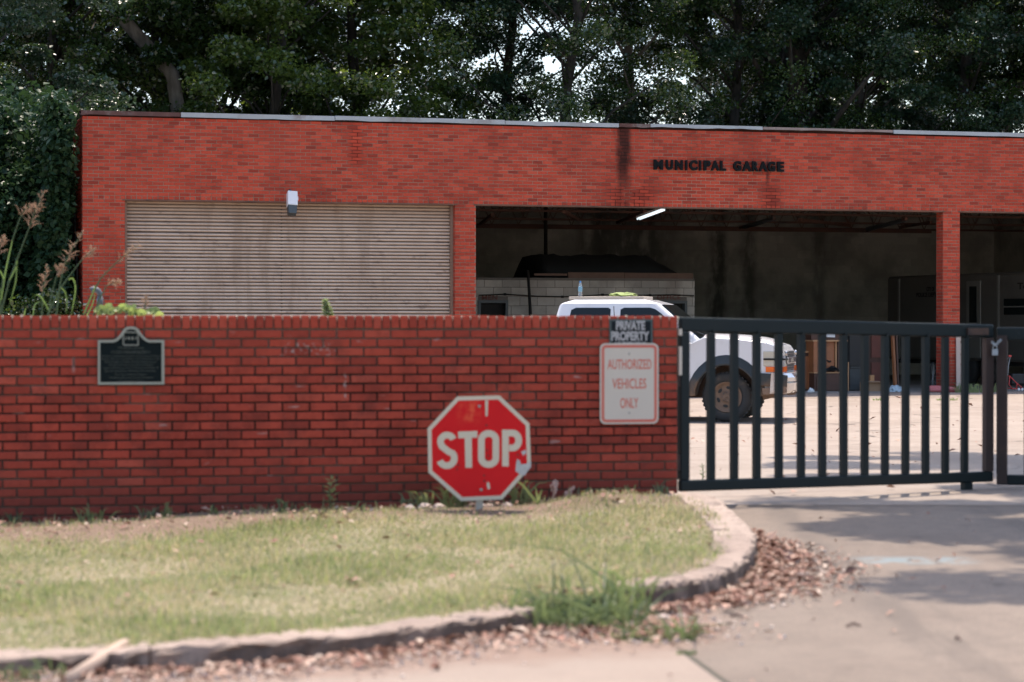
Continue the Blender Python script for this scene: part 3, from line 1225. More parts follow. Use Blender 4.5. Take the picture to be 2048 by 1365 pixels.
# black tarp heap on the office roof
tx0, tz0 = gpt(1076, 545, 6.2)
t1, _ = gpt(1392, 548, 6.2)
zt = gpt(1200, 511, 6.6)[1] - oz1 - .05
M['tarp'] = plain('black_tarp', (.012, .013, .013), .75, var=.4, scale=3)
tp = MB()
nu, nv = 26, 9
w = t1 - tx0
vs, fs = [], []
for j in range(nv):
    for i in range(nu):
        u, v = i / (nu - 1), j / (nv - 1)
        hx = min(1, u / .02) * min(1, (1 - u) / .28)
        hy = min(1, v / .18) * min(1, (1 - v) / .2)
        vs.append((u * w, v * 2.6, max(.0, zt * hx * hy) + rng.normal(0, .02) * hx * hy))
fs = [(j * nu + i, j * nu + i + 1, (j + 1) * nu + i + 1, (j + 1) * nu + i) for j in range(nv - 1) for i in range(nu - 1)]
edge = [i for i in range(nu)] + [(j + 1) * nu - 1 for j in range(1, nv)] + [(nv - 1) * nu + i for i in range(nu - 2, -1, -1)] + [j * nu for j in range(nv - 2, 0, -1)]
tp.add(vs, fs + [tuple(edge[::-1])])
o = tp.build('tarp_heap', M['tarp'], smooth=True, loc=gworld(tx0, 6.0, oz1 + .05), rot=(0, 0, GTH))
tag(o, 'long black covered heap lying on top of the office room', 'tarp')
pl = Vector(gworld(*[gpt(1066, 640, 4.4)[0], 4.4, 0]))
xa_, za_ = gpt(1057, 541, 4.9)
A = gworld(gpt(1070, 700, 4.2)[0], 4.2, FL)
B = gworld(xa_, 4.95, za_)
tag(MB().tube([A, B], [.045, .03], 8).build('pole', M['dark'], smooth=True), 'thin black pole leaning against the office wall beside MEN', 'pole')
cb = MB()
pts = []
for k, (px, py) in enumerate(((958, 591), (1010, 589), (1075, 593), (1125, 594), (1170, 592), (1205, 590), (1250, 591), (1300, 591), (1345, 590), (1388, 592))):
    s, z = gpt(px, py, OD - .04)
    pts.append(gworld(s, OD - .04, z))
cb.tube(pts, .014, 5)
for p in pts[1:-1:2]:
    cb.box(p, (.06, .06, .05))
tag(cb.build('cable', M['dark']), 'black cable sagging along the office wall above the doors', 'cable')

# ------------------------------------------------------------------ camper trailer inside the last bay
P0, P1 = Vector((9.45, 61.0, FL)), Vector((12.35, 52.9, FL))
dv = (P1 - P0)
TL = dv.length
tr = thing('camper_trailer', 'dim cream camper trailer parked inside the garage behind the pier', 'trailer', P0, math.atan2(dv.y, dv.x))
# local x runs towards us along the side we see; that side faces local -y
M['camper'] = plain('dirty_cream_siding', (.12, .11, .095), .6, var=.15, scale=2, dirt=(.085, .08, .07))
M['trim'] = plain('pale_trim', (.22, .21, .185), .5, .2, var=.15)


def tpt(px, py):
    """(along, height) on the visible trailer side under a pixel"""
    u = (px - 1024) / FPX
    d = dv.normalized()
    # P0.x + t d.x = u (P0.y + t d.y)
    t = (u * P0.y - P0.x) / (d.x - u * d.y)
    Y = P0.y + t * d.y
    return t, CZ - (py - HOR) / FPX * Y - FL


TH = 2.62
mb = MB()
mb.box((TL / 2, 1.2, .55 + (TH - .55) / 2), (TL, 2.4, TH - .55))
mb.build('body', M['camper'], tr, bevel=.09, seg=3)
n_rib = 22
for i in range(n_rib):
    z = .62 + i * (TH - .85) / n_rib
    MB().box((TL / 2, -.006, z), (TL - .25, .016, .022)).build('siding_rib', M['camper'], tr)
for px in (1799, 1998):
    t, _ = tpt(px, 600)
    MB().box((t, -.018, 1.55), (.07, .04, 2.0)).build('corner_strip', M['trim'], tr)
ta, zt_ = tpt(1935, 563)
te, zb_ = tpt(1963, 650)
dr = MB().box(((ta + te) / 2, -.02, (zt_ + .62) / 2), (te - ta, .035, zt_ - .62)).build('door', M['trim'], tr, bevel=.02)
MB().box(((ta + te) / 2, -.042, zt_ - .55), ((te - ta) * .5, .012, .85)).build('window', M['glass_dark'], dr)
MB().box((ta + .09, -.05, 1.15), (.05, .05, .10)).build('handle', M['dark'], dr)
wa, wzt = tpt(2009, 598)
we, wzb = tpt(2062, 630)
wi = MB().box(((wa + we) / 2, -.015, (wzt + wzb) / 2), (we - wa, .03, wzt - wzb)).build('window', M['glass_dark'], tr, bevel=.02)
MB().box(((wa + we) / 2, -.034, (wzt + wzb) / 2), (we - wa - .02, .012, .03)).build('window_bar', M['trim'], wi)
la, lzt = tpt(1834, 575)
le, lzb = tpt(1870, 594)
lh = (lzt - lzb)
put('lettering', text_mesh('CITY OF', M['dark'], .004, .02, fit=(la + .5, le, lzb + lh * .56, lzt)), tr, (0, -.016, 0))
put('lettering', text_mesh('POLICE DEPT', M['dark'], .004, .02, fit=(la, le + .1, lzb, lzb + lh * .44)), tr, (0, -.016, 0))
ka, kzt = tpt(2036, 566)
ke, kzb = tpt(2056, 579)
put('lettering', text_mesh('Te', M['dark'], .004, .02, fit=(ka, ke, kzb, kzt)), tr, (0, -.016, 0))
M['tyre'] = plain('dusty_tyre', (.035, .034, .033), .85, var=.3, scale=8, dirt=(.09, .07, .05))
for k in (TL * .45, TL * .55):
    MB().lathe([(.20, 0), (.33, .02), (.35, .08), (.33, .17), (.2, .2)], 20, (k, .05, .35)).build('wheel', M['tyre'], tr, smooth=True)
MB().box((TL / 2, 1.2, .50), (TL - .3, 2.0, .10)).build('frame', M['dark'], tr)

# ------------------------------------------------------------------ junk in the open bay
M['wood'] = plain('orange_brown_wood', (.36, .13, .05), .45, var=.25, scale=4, dirt=(.20, .075, .035))
M['wood_dk'] = plain('dark_brown_wood', (.085, .035, .022), .5, var=.35, scale=4)
M['wood_lt'] = plain('raw_wood_edge', (.50, .27, .13), .6, var=.2)
M['card'] = plain('brown_cardboard', (.36, .22, .13), .85, var=.15)
M['black'] = plain('black_plastic', (.012, .013, .014), .5, var=.2)
M['paper'] = plain('white_paper', (.75, .75, .74), .8, var=.03, bump=0)
M['bag'] = plain('pale_blue_plastic_bag', (.50, .60, .66), .4, var=.15, scale=8)
M['redpaint'] = plain('red_paint', (.55, .055, .045), .45, var=.2)
M['redtarp'] = plain('faded_red_sheet', (.45, .13, .13), .7, var=.25, scale=5)


def stand(px, d):
    return gworld(gsx(px, d), d, FL)


def span(pa, pe, d):
    return gsx(pe, d) - gsx(pa, d)


def hgt(py, px, d):
    return gpt(px, py, d)[1] - FL


# dresser on the left, next to the bumper
d = 1.6
w = span(1603, 1630, d)
t = thing('cabinet', 'narrow reddish wooden cabinet with a pale top, left of the tall hutch', 'cabinet', stand(1616, d), GTH)
h = hgt(706, 1616, d)
MB().box((0, .2, h / 2), (w, .4, h)).build('carcass', M['wood_dk'], t)
MB().box((0, .2, h + .02), (w + .04, .44, .04)).build('top', M['wood_lt'], t)
MB().box((-.0, -.012, h * .48), (w * .72, .02, h * .86)).build('door', M['wood'], t)
for k in (-.2, 0, .2):
    MB().box((k * w, -.03, h * .48), (.025, .02, h * .8)).build('moulding', M['wood'], t)
MB().lathe([(.005, -.045), (.02, -.04), (.02, -.03), (.005, -.025)], 10, (w * .3, 0, h * .6)).build('knob', M['dark'], t)
# hutch: open box above, lower chest with drawers
d = 1.3
w = span(1626, 1696, d)
t = thing('hutch', 'tall hutch of orange boards with an open shelf and paper note on top', 'cabinet', stand(1661, d), GTH)
h = hgt(668, 1661, d)
hm = hgt(747, 1661, d)
hu = hgt(682, 1661, d)
MB().box((0, .25, hm / 2), (w * .92, .5, hm)).build('lower_chest', M['wood_dk'], t)
MB().box((0, -.012, hm * .48), (w * .8, .02, hm * .8)).build('drawer', M['wood_dk'], t)
MB().box((0, .25, hm + .012), (w * .96, .54, .025)).build('shelf', M['wood_lt'], t)
MB().box((-w * .33, .22, (hm + hu) / 2), (w * .28, .40, hu - hm - .03)).build('side_panel', M['wood'], t)
MB().box((w * .0, .12, (hm + hu) / 2), (w * .34, .02, hu - hm - .03)).build('back_board', M['wood'], t)
MB().box((w * .20, .10, (hm + hu) / 2), (.03, .06, hu - hm - .03)).build('upright', M['wood_lt'], t)
MB().box((w * .36, .28, (hm + hu) / 2), (w * .2, .36, hu - hm - .03)).build('cupboard', M['wood_dk'], t)
MB().box((0, .25, hu), (w, .5, .035)).build('upper_shelf', M['wood_lt'], t)
MB().box((0, .30, (hu + h + .12) / 2), (w * .98, .4, h + .10 - hu)).build('upper_box', M['wood_dk'], t)
MB().box((w * .5, -.01, hm * .5 + .1), (.025, .03, hm * 1.7)).build('edge_strip', M['wood_lt'], t)
MB().tube([(-.03, .10, hu - .42), (.02, .09, hu - .45), (.05, .10, hu - .43)], .016, 6).build('handle', M['dark'], t)
MB().box((.04, .09, h - .02), (.20, .012, .11), (R(-6), R(2), 0)).build('note', M['paper'], t)
t = MB()
vs = []
for i in range(40):
    a, b_ = rng.uniform(0, 6.28), rng.uniform(0, 1)
    t.box((math.cos(a) * .18 * b_, math.sin(a) * .1 * b_, .03 + .06 * (1 - b_)), (.08, .05, .02), (rng.uniform(-1, 1), rng.uniform(-1, 1), a))
o = t.build('cloth_bundle', M['black'], loc=gworld(gsx(1665, 1.3), 1.33, FL + hm + .028), rot=(0, 0, GTH))
tag(o, 'dark crumpled cloth bundle on the hutch shelf', 'cloth')
# old television / black box
d = 1.4
w = span(1698, 1727, d)
h = hgt(664, 1712, d)
t = thing('metal_locker', 'tall black locker standing between the hutch and the brown door', 'locker', stand(1712, d), GTH)
MB().box((0, .25, h / 2), (w, .5, h)).build('body', M['black'], t, bevel=.01)
MB().box((0, -.01, h * .70), (w * .9, .02, h * .55)).build('upper_door', M['black'], t)
MB().box((0, -.01, h * .2), (w * .9, .02, h * .36)).build('lower_door', M['fix_dark'], t)
MB().box((0, -.025, h * .40), (w * .8, .03, .02)).build('handle_bar', M['grey_metal'], t)
# wooden door leaning
d = 1.9
w = span(1737, 1768, d)
h = hgt(655, 1752, d)
t = thing('wooden_door', 'dark red panelled wooden door propped upright behind the cardboard boxes', 'door', stand(1752, d), GTH)
MB().box((0, .03, h / 2), (w, .05, h)).build('leaf', M['wood_dk'], t)
for z0, z1 in ((.12, .44), (.52, .92)):
    f = MB().box((0, -.006, h * (z0 + z1) / 2), (w * .62, .02, h * (z1 - z0)))
    f.build('panel', plain('red_brown_panel', (.16, .045, .03), .5, var=.3) if 'rbp' not in M else M['rbp'], t)
MB().lathe([(.006, -.07), (.028, -.06), (.028, -.04), (.01, -.005)], 12, (w * .38, 0, h * .48)).build('knob', M['grey_metal'], t)
t = thing('plank_post', 'reddish wooden post leaning right of the panelled door', 'board', stand(1789, 1.7), GTH)
h = hgt(650, 1789, 1.7)
MB().bar((.02, 0, 0.01), (-.02, .08, h), .07, .05).build('board', M['wood'], t)
MB().bar((.11, .06, .01), (.09, .12, h * .9), .05, .04).build('second_board', M['wood_dk'], t)
for px, py, w_, h_, lab in ((1740, 778, .34, .20, 'flat brown cardboard box on the floor by the panelled door'), (1763, 778, .20, .18, 'narrow cardboard box standing right of the flat box')):
    t = thing('cardboard_box', lab, 'box', stand(px + 4, .9), GTH, 'cardboard boxes by the door')
    MB().box((0, .12, h_ / 2), (w_, .24, h_)).build('carton', M['card'], t)
    MB().box((0, -.04, h_ + .01), (w_, .10, .006), (R(14), 0, 0)).build('flap', M['card'], t)
    MB().box((0, .12, h_ + .002), (.05, .24, .004)).build('tape', M['wood_lt'], t)
t = thing('cardboard_box', 'small orange box balanced on the flat cardboard box', 'box', gworld(gsx(1748, .9), 1.02, FL + .204), GTH, 'cardboard boxes by the door')
MB().box((0, 0, .07), (.09, .09, .14)).build('carton', plain('orange_card', (.5, .26, .12), .8), t)
MB().box((0, 0, .142), (.094, .094, .006)).build('flap', M['card'], t)


def crumple(name, c, sx, sy, sz, mat, seed, rz=0):
    r = np.random.default_rng(seed)
    bm = bmesh.new()
    bmesh.ops.create_icosphere(bm, subdivisions=3, radius=1)
    for v in bm.verts:
        k = 1 + r.normal(0, .10)
        v.co = Vector((v.co.x * sx * k, v.co.y * sy * k, max(0, (v.co.z * .8 + .25) * sz * (1 + r.normal(0, .15)))))
    me = bpy.data.meshes.new(name)
    bm.to_mesh(me)
    bm.free()
    me.materials.append(mat)
    return put(name, me, None, c, (0, 0, rz))


tag(crumple('plastic_bag', stand(1792, .6), .16, .14, .14, M['bag'], 61, GTH), 'crumpled pale blue plastic bag on the garage floor', 'bag')
tag(crumple('rag', stand(1622, .7), .07, .06, .08, M['paper'], 62, GTH), 'small white crumpled rag in front of the narrow cabinet', 'rag')
# folded red sheet at the foot of the pier
rs = MB()
for k in range(4):
    pts = [(-.45 + .02 * k, .03 * k, .05 + .02 * k), (-.15, .02 * k, .05 + .018 * k), (.12, -.01 * k, .04 + .012 * k), (.42 - .03 * k, -.02, .03 + .01 * k)]
    rs.tube(pts, [.03, .045, .05, .03], 6)
o = rs.build('red_sheet', M['redtarp'], smooth=True, loc=gworld(gsx(1885, -.2), -.22, gz(0, 49) + .01), rot=(0, 0, GTH))
tag(o, 'faded red folded sheet lying at the foot of the pier', 'sheet')
# pale board against the pier
s0 = gsx(1918, -.06)
t = thing('white_board', 'pale weathered board standing against the front of the pier', 'board', gworld(s0, -.05, gz(0, 49.5)), GTH)
hb = gpt(1918, 673, -.05)[1] - gz(0, 49.5)
MB().box((0, 0, hb / 2), (.115, .03, hb), (R(-1.0), 0, 0)).build('plank', plain('pale_weathered_board', (.52, .42, .36), .8, var=.15, scale=5), t)
M['nail'] = plain('rust_spot', (.18, .07, .04), .8)
for k in (.3, .5, .68, .9):
    MB().lathe([(.004, -.026), (.014, -.022), (.014, -.012)], 8, (.045, 0, hb * k)).build('nail', M['nail'], t)
# spoked wheel leaning by the pier
t = thing('bicycle_wheel', 'thin spoked wheel leaning behind the foot of the pier', 'wheel', gworld(gsx(1866, .7), .7, FL), GTH + .9)
circ = [(.30 * math.cos(a), 0, .31 + .30 * math.sin(a)) for a in np.linspace(0, 2 * math.pi, 29)]
MB().tube(circ, .014, 6, cap=False).build('tyre', M['black'], t)
sp = MB()
for a in np.linspace(0, 2 * math.pi, 13)[:-1]:
    sp.tube([(0, 0, .31), (.29 * math.cos(a), 0, .31 + .29 * math.sin(a))], .003, 4)
sp.build('spokes', M['galv'], t)
# red cart with a handle, right edge of the frame
c0 = gworld(gsx(2030, .35), .35, FL)
t = thing('red_hand_cart', 'red tube hand cart with small wheels at the mouth of the last bay', 'cart', c0, GTH)
fr = MB()
fr.tube([(-.12, 0, .32), (-.14, 0, .14), (-.08, -.02, .06), (.06, -.03, .04), (.16, -.03, .05)], .012, 6)
fr.tube([(-.12, 0, .32), (.0, -.01, .20), (.12, -.02, .10), (.17, -.03, .05)], .012, 6)
fr.tube([(-.12, .22, .32), (-.14, .22, .14), (-.08, .2, .06), (.06, .19, .04), (.16, .19, .05)], .012, 6)
fr.tube([(-.12, 0, .32), (-.12, .22, .32)], .012, 6)
fr.tube([(.04, -.02, .17), (.02, -.03, .05)], .012, 6)
fr.build('frame', M['redpaint'], t, smooth=True)
MB().tube([(-.12, .1, .32), (-.10, .1, .55), (-.06, .1, .72), (-.16, .1, .68)], .010, 6).build('handle', M['galv'], t)
MB().box((-.07, .1, .745), (.06, .05, .04)).build('grip', M['redpaint'], t)
MB().box((.08, .10, .26), (.30, .22, .22)).build('motor_box', M['black'], t, bevel=.02)
for y in (-.04, .22):
    for x in (.07, .15):
        MB().lathe([(.006, -.012), (.028, -.012), (.028, .012), (.006, .012)], 12, (x, y, .04)).build('wheel', M['paper'], t)

# ================================================================== signs on the wall
M['plaque'] = plain('dark_green_black_enamel', (.006, .011, .011), .7, var=.25, bump=.05, spec=.12)
M['plaque_rim'] = plain('dull_bronze_silver', (.33, .33, .27), .5, .3, var=.1, scale=20, bump=.05)
M['plaque_txt'] = plain('raised_dull_text', (.10, .11, .09), .7, 0, var=.1, bump=0, spec=.15)
cs, cz = wall_pt(261.5, 711)
pq = thing('historical_plaque', 'dark arched-top commemorative plaque with a pale rim, on the brick wall', 'plaque',
           (cs * math.cos(WTH), 18.3 + cs * math.sin(WTH), cz), WTH)
PXM = 274.0                                   # pixels per metre at that end of the wall


def pq_xy(cx, cy):                            # from the enlarged crop of the plaque
    px, py = 190 + cx / 9.747, 640 + cy / 9.747
    return (px - 261.5) / PXM / .975, (711 - py) / PXM


outl = [(75, 1260), (1325, 1260), (1325, 395), (1040, 395), (985, 370), (930, 320), (880, 250), (830, 175), (780, 140), (700, 130), (620, 140), (565, 180), (515, 255), (460, 330), (410, 375), (350, 395), (75, 395)]
outer = [pq_xy(*p) for p in outl]
cen = pq_xy(700, 760)
inn = [(118, 1215), (1275, 1215), (1275, 440), (1030, 440), (965, 410), (900, 350), (845, 275), (800, 215), (760, 188), (700, 180), (640, 188), (600, 215), (550, 290), (495, 365), (425, 420), (360, 440), (118, 440)]
inner = [pq_xy(*p) for p in inn]
MB().prism(outer, -.022, -.006).build('plate', M['plaque'], pq)
MB().ring(outer, inner, -.032, -.0225).build('rim', M['plaque_rim'], pq)
em = MB()


def rrect(x0, x1, z0, z1, r, n=5):
    out = []
    for cx, cz_, a0 in ((x1 - r, z1 - r, 0), (x0 + r, z1 - r, 90), (x0 + r, z0 + r, 180), (x1 - r, z0 + r, 270)):
        for k in range(n + 1):
            a = R(a0 + 90 * k / n)
            out.append((cx + r * math.cos(a), cz_ + r * math.sin(a)))
    return out


e0, e1 = pq_xy(545, 500), pq_xy(840, 235)
em.ring(rrect(e0[0], e1[0], e0[1], e1[1], .008), rrect(e0[0] + .006, e1[0] - .006, e0[1] + .006, e1[1] - .006, .004), -.030, -.0225)
for cx in (660, 725):
    a, z = pq_xy(cx, 360)
    em.box((a, -.026, z), (.010, .007, .020))
for cx in (600, 790):
    a, z = pq_xy(cx, 360)
    em.box((a, -.026, z), (.006, .007, .018))
em.build('emblem', M['plaque_rim'], pq)
for txt, x0, x1, y0, y1 in (('Wallace Jones', 450, 940, 525, 575), ('11/22/1936-8/26/2011', 335, 1050, 600, 655), ('Wallace contributed his life to the City of Mound', 140, 1265, 690, 728), ('Bayou, MS. He worked for over 30 years in the', 140, 1250, 745, 785),
                            ('Mound Bayou Public Works Department.', 205, 1180, 805, 843), ('Wallace served many years of faithful', 270, 1110, 862, 898), ('superintendency and a friend to all. Each of', 175, 1215, 920, 955), ('his co-workers will miss his service', 205, 1165, 975, 1010),
                            ('The City of Mound Bayou', 385, 985, 1050, 1090), ('"Wallace Jones Memorial Complex"', 275, 1130, 1110, 1150), ('Dedicated 2012', 480, 920, 1180, 1208)):
    a, z1 = pq_xy(x0, y0)
    c_, z0 = pq_xy(x1, y1)
    put('lettering', text_mesh(txt, M['plaque_txt'], .002, .0, fit=(a, c_, z0, z1)), pq, (0, -.0225, 0))

M['signwhite'] = plain('worn_sign_white', (.62, .54, .44), .5, var=.05, scale=5, bump=0)
M['signred'] = plain('faded_sign_red', (.62, .15, .10), .5, var=.08, scale=10, bump=0)
M['signblack'] = plain('sign_black', (.010, .014, .017), .6, var=.2, bump=0, spec=.15)
M['signframe'] = plain('dark_green_sign_edge', (.06, .085, .08), .45, var=.2, bump=0)
M['signletter'] = plain('sign_grey_white_letters', (.42, .40, .38), .5, var=.1, bump=0)
M['bolt'] = plain('bolt_metal', (.35, .33, .30), .4, .7)


def on_wall(px, py):
    s, z = wall_pt(px, py)
    return Vector((s * math.cos(WTH), 18.3 + s * math.sin(WTH), z)), s, z


def wall_fit(x0, x1, y0, y1, s, z):
    a, zt_ = wall_pt(x0, y0)
    c_, zb_ = wall_pt(x1, y1)
    return (a - s, c_ - s, zb_ - z, zt_ - z)


loc, s, z = on_wall(1261, 675)
pv = thing('private_property_sign', 'black PRIVATE PROPERTY sign half hidden behind the white sign', 'sign', loc, WTH)
x0, x1, z0, z1 = wall_fit(1218, 1304.5, 639, 700, s, z)
MB().prism(rrect(x0, x1, z0, z1, .006, 2), -.012, -.006).build('frame', M['signframe'], pv)
MB().prism(rrect(x0 + .016, x1 - .016, z0 + .01, z1 - .014, .003, 2), -.0145, -.0122).build('panel', M['signblack'], pv)
for txt, f in (('PRIVATE', (1231, 1289, 642, 660.5)), ('PROPERTY', (1221.5, 1297.5, 663, 682)), ('NO TRESPASSING', (1229, 1290, 684.5, 694))):
    put('lettering', text_mesh(txt, M['signletter'], .002, .045, 1.0, fit=wall_fit(*f, s, z)), pv, (0, -.0148, 0))
loc, s, z = on_wall(1257, 767)
av = thing('authorized_vehicles_sign', 'white AUTHORIZED VEHICLES ONLY sign with red border on the wall', 'sign', loc, WTH)
x0, x1, z0, z1 = wall_fit(1198.5, 1315.5, 687, 847.5, s, z)
MB().prism(rrect(x0, x1, z0, z1, .042, 6), -.022, -.018).build('panel', M['signwhite'], av)
MB().ring(rrect(x0 + .013, x1 - .013, z0 + .013, z1 - .013, .034, 6), rrect(x0 + .034, x1 - .034, z0 + .034, z1 - .034, .016, 6), -.0238, -.0222).build('border', M['signred'], av)
for txt, f in (('AUTHORIZED', (1213.5, 1301.5, 719, 738.5)), ('VEHICLES', (1223, 1291, 757.5, 777.5)), ('ONLY', (1239, 1275, 796, 816.5))):
    put('lettering', text_mesh(txt, M['signred'], .0012, .012, 1.03, fit=wall_fit(*f, s, z)), av, (0, -.0224, 0))
for py in (708, 826):
    a, _, zz, _ = wall_fit(1257, 1258, py, py, s, z)
    MB().lathe([(.002, -.027), (.007, -.026), (.008, -.022)], 10, (a, 0, zz)).build('bolt', M['bolt'], av)

# ------------------------------------------------------------------ stop sign on its short post
SD = 17.52
sc_ = FPX / SD
c0 = W(958.5, 897, SD)
stp = thing('stop_sign', 'red octagonal STOP sign on a short post before the brick wall', 'sign', (c0.x, c0.y, lz(c0.x, c0.y)), R(3), rot=(0, 0, R(3)))
zc = c0.z - lz(c0.x, c0.y)


def sp_xy(cx, cy):
    return (cx - 815) / 4.55 / sc_, (622 - cy) / 4.55 / sc_


b = NB('stop_red')
co = b.coords(stp)
n1 = b.noise(co, 5, 4)
col = b.mix(n1, (.58, .006, .010), (.66, .010, .014))
x, y, z = b.xyz(co)
fad = b.mul(b.near(b.math('SUBTRACT', x, -.075), 0, .01, .10), b.near(z, zc + .27, .03, .10), b.step(b.noise(co, 14, 3), .4, .6))
col = b.mix(b.math('MULTIPLY', fad, .8), col, (.75, .12, .05))
M['stopred'] = b.done(b.bsdf(col, .5, 0, None, .2))
M['stopwhite'] = plain('worn_reflective_white', (.60, .52, .40), .5, var=.06, scale=8, bump=0)
M['steel'] = plain('galvanised_post', (.42, .38, .33), .5, .5, var=.2, scale=6)
pts_o = [(345, 440), (612, 152), (1000, 142), (1272, 398), (1287, 790), (1025, 1088), (648, 1102), (352, 842)]
oc = [sp_xy(*p) for p in pts_o]
ic = [(p[0] * .925, p[1] * .925) for p in oc]
face = [(p[0] * .93, p[1] * .93) for p in oc]
MB().prism([(x, z + zc) for x, z in oc], -.004, 0).build('plate', M['steel'], stp)
MB().prism([(x, z + zc) for x, z in face], -.0058, -.0042).build('face', M['stopred'], stp)
MB().ring([(x, z + zc) for x, z in oc], [(x, z + zc) for x, z in ic], -.0068, -.0043).build('border', M['stopwhite'], stp)


def stroke(mb, pts, w, y0, y1, closed=False):
    """flat stroke of even width along points in the xz plane"""
    n = len(pts)
    P_ = [Vector((p[0], p[1])) for p in pts]
    L_, R_ = [], []
    for i in range(n):
        a = P_[i - 1] if (i or closed) else P_[i]
        c = P_[(i + 1) % n] if (i < n - 1 or closed) else P_[i]
        d0 = (P_[i] - a).normalized() if (P_[i] - a).length > 1e-9 else None
        d1 = (c - P_[i]).normalized() if (c - P_[i]).length > 1e-9 else None
        d0, d1 = d0 or d1, d1 or d0
        t = (d0 + d1).normalized()
        nn = Vector((-t.y, t.x))
        k = w / 2 / max(nn.dot(Vector((-d0.y, d0.x))), .4)
        L_.append(P_[i] + nn * k)
        R_.append(P_[i] - nn * k)
    if closed:
        return mb.ring([(p.x, p.y) for p in R_], [(p.x, p.y) for p in L_], y0, y1)
    vs = [(p.x, y0, p.y) for p in L_] + [(p.x, y0, p.y) for p in R_] + [(p.x, y1, p.y) for p in L_] + [(p.x, y1, p.y) for p in R_]
    fs = []
    for i in range(n - 1):
        fs += [(i, i + 1, n + i + 1, n + i), (2 * n + i, 3 * n + i, 3 * n + i + 1, 2 * n + i + 1), (i, 2 * n + i, 2 * n + i + 1, i + 1), (n + i, n + i + 1, 3 * n + i + 1, 3 * n + i)]
    fs += [(0, n, 3 * n, 2 * n), (n - 1, 3 * n - 1, 4 * n - 1, 2 * n - 1)]
    return mb.add(vs, fs)


def arc_px(cx, cy, rx, ry, a0, a1, n=12):
    return [(cx + rx * math.cos(R(a0 + (a1 - a0) * k / n)), cy - ry * math.sin(R(a0 + (a1 - a0) * k / n))) for k in range(n + 1)]


SW = 60 / 4.55 / sc_
LET = {'S': arc_px(522, 560, 60, 59, 20, 205, 14) + [(475, 604), (535, 652)] + arc_px(520, 712, 68, 68, 40, -160, 14),
       'T': None,
       'O': arc_px(900, 545, 66, 58, 0, 180, 14) + arc_px(900, 712, 66, 58, 180, 360, 14),
       'P': [(1053, 787), (1053, 484)] + [(1112, 484)] + arc_px(1118, 552, 56, 68, 86, -86, 14) + [(1112, 620), (1086, 620)]}
for ch, pp in LET.items():
    lm = MB()
    if ch == 'T':
        lm.prism([(x, z + zc) for x, z in (sp_xy(*p) for p in ((622, 470), (797, 464), (798, 525), (746, 527), (749, 798), (689, 800), (682, 529), (624, 531)))], -.0073, -.0061)
    else:
        stroke(lm, [(x, z + zc) for x, z in (sp_xy(*p) for p in pp)], SW, -.0073, -.0061, ch == 'O')
    lm.build('letter', M['stopwhite'], stp)
# channel post and bolts
po = MB()
po.box((-.01 + .012, .014, (zc + .30) / 2), (.045, .006, zc + .36))
po.box((-.01 - .012, .024, (zc + .30) / 2), (.006, .022, zc + .36))
po.box((-.01 + .036, .024, (zc + .30) / 2), (.006, .022, zc + .36))
po.build('post', M['steel'], stp)
for cx, cy in ((815, 240), (832, 1000)):
    a, zz = sp_xy(cx, cy)
    MB().lathe([(.003, -.014), (.010, -.012), (.012, -.006)], 10, (a, 0, zc + zz)).build('bolt', M['bolt'], stp)
M['peel'] = plain('bare_scraped_aluminium', (.46, .45, .44), .55, .2, var=.2, scale=30)
M['rustdot'] = plain('rust_speck', (.10, .03, .02), .8)


def scrap(name, pts, mat, y):
    q_ = [sp_xy(*p) for p in pts]
    return MB().prism([(x, z + zc) for x, z in q_], y - .0008, y).build(name, mat, stp)


scrap('bare_patch', [(1160, 720), (1185, 735), (1195, 770), (1240, 765), (1283, 740), (1286, 795), (1255, 830), (1230, 872), (1195, 868), (1145, 830), (1150, 770)], M['peel'], -.0072)
scrap('bare_patch', [(1195, 655), (1240, 635), (1243, 668), (1215, 690)], M['peel'], -.0072)
scrap('scratch', [(868, 186), (896, 184), (890, 330), (872, 332)], M['stopwhite'], -.0064)
scrap('scratch', [(885, 930), (905, 935), (915, 985), (895, 1000), (882, 960)], M['stopwhite'], -.0064)
for cx, cy in ((625, 775), (612, 812), (880, 412), (885, 640), (895, 690), (880, 725), (858, 870), (860, 920), (1165, 680)):
    a, zz = sp_xy(cx, cy)
    scrap('rust_speck', [(cx - 9, cy - 7), (cx + 6, cy - 9), (cx + 10, cy + 5), (cx - 4, cy + 9)], M['rustdot'], -.0077)

# ================================================================== gate
b = NB('gate_paint')
co = b.coords()
n1 = b.noise(co, 3, 5, .6)
n2 = b.noise(co, 25, 3, .6)
col = b.mix(n1, (.004, .009, .0092), (.007, .0135, .0138))
col = b.mix(b.math('MULTIPLY', b.step(n2, .66, .76), .4), col, (.06, .065, .065))
M['gate'] = b.done(b.bsdf(col, b.math('ADD', .42, b.math('MULTIPLY', n1, .2)), 0, b.bump(n2, .1, .004), spec=.3))
M['gate_rust'] = plain('rusty_brown_gate_steel', (.045, .026, .020), .65, .1, var=.4, scale=5, dirt=(.10, .05, .03))


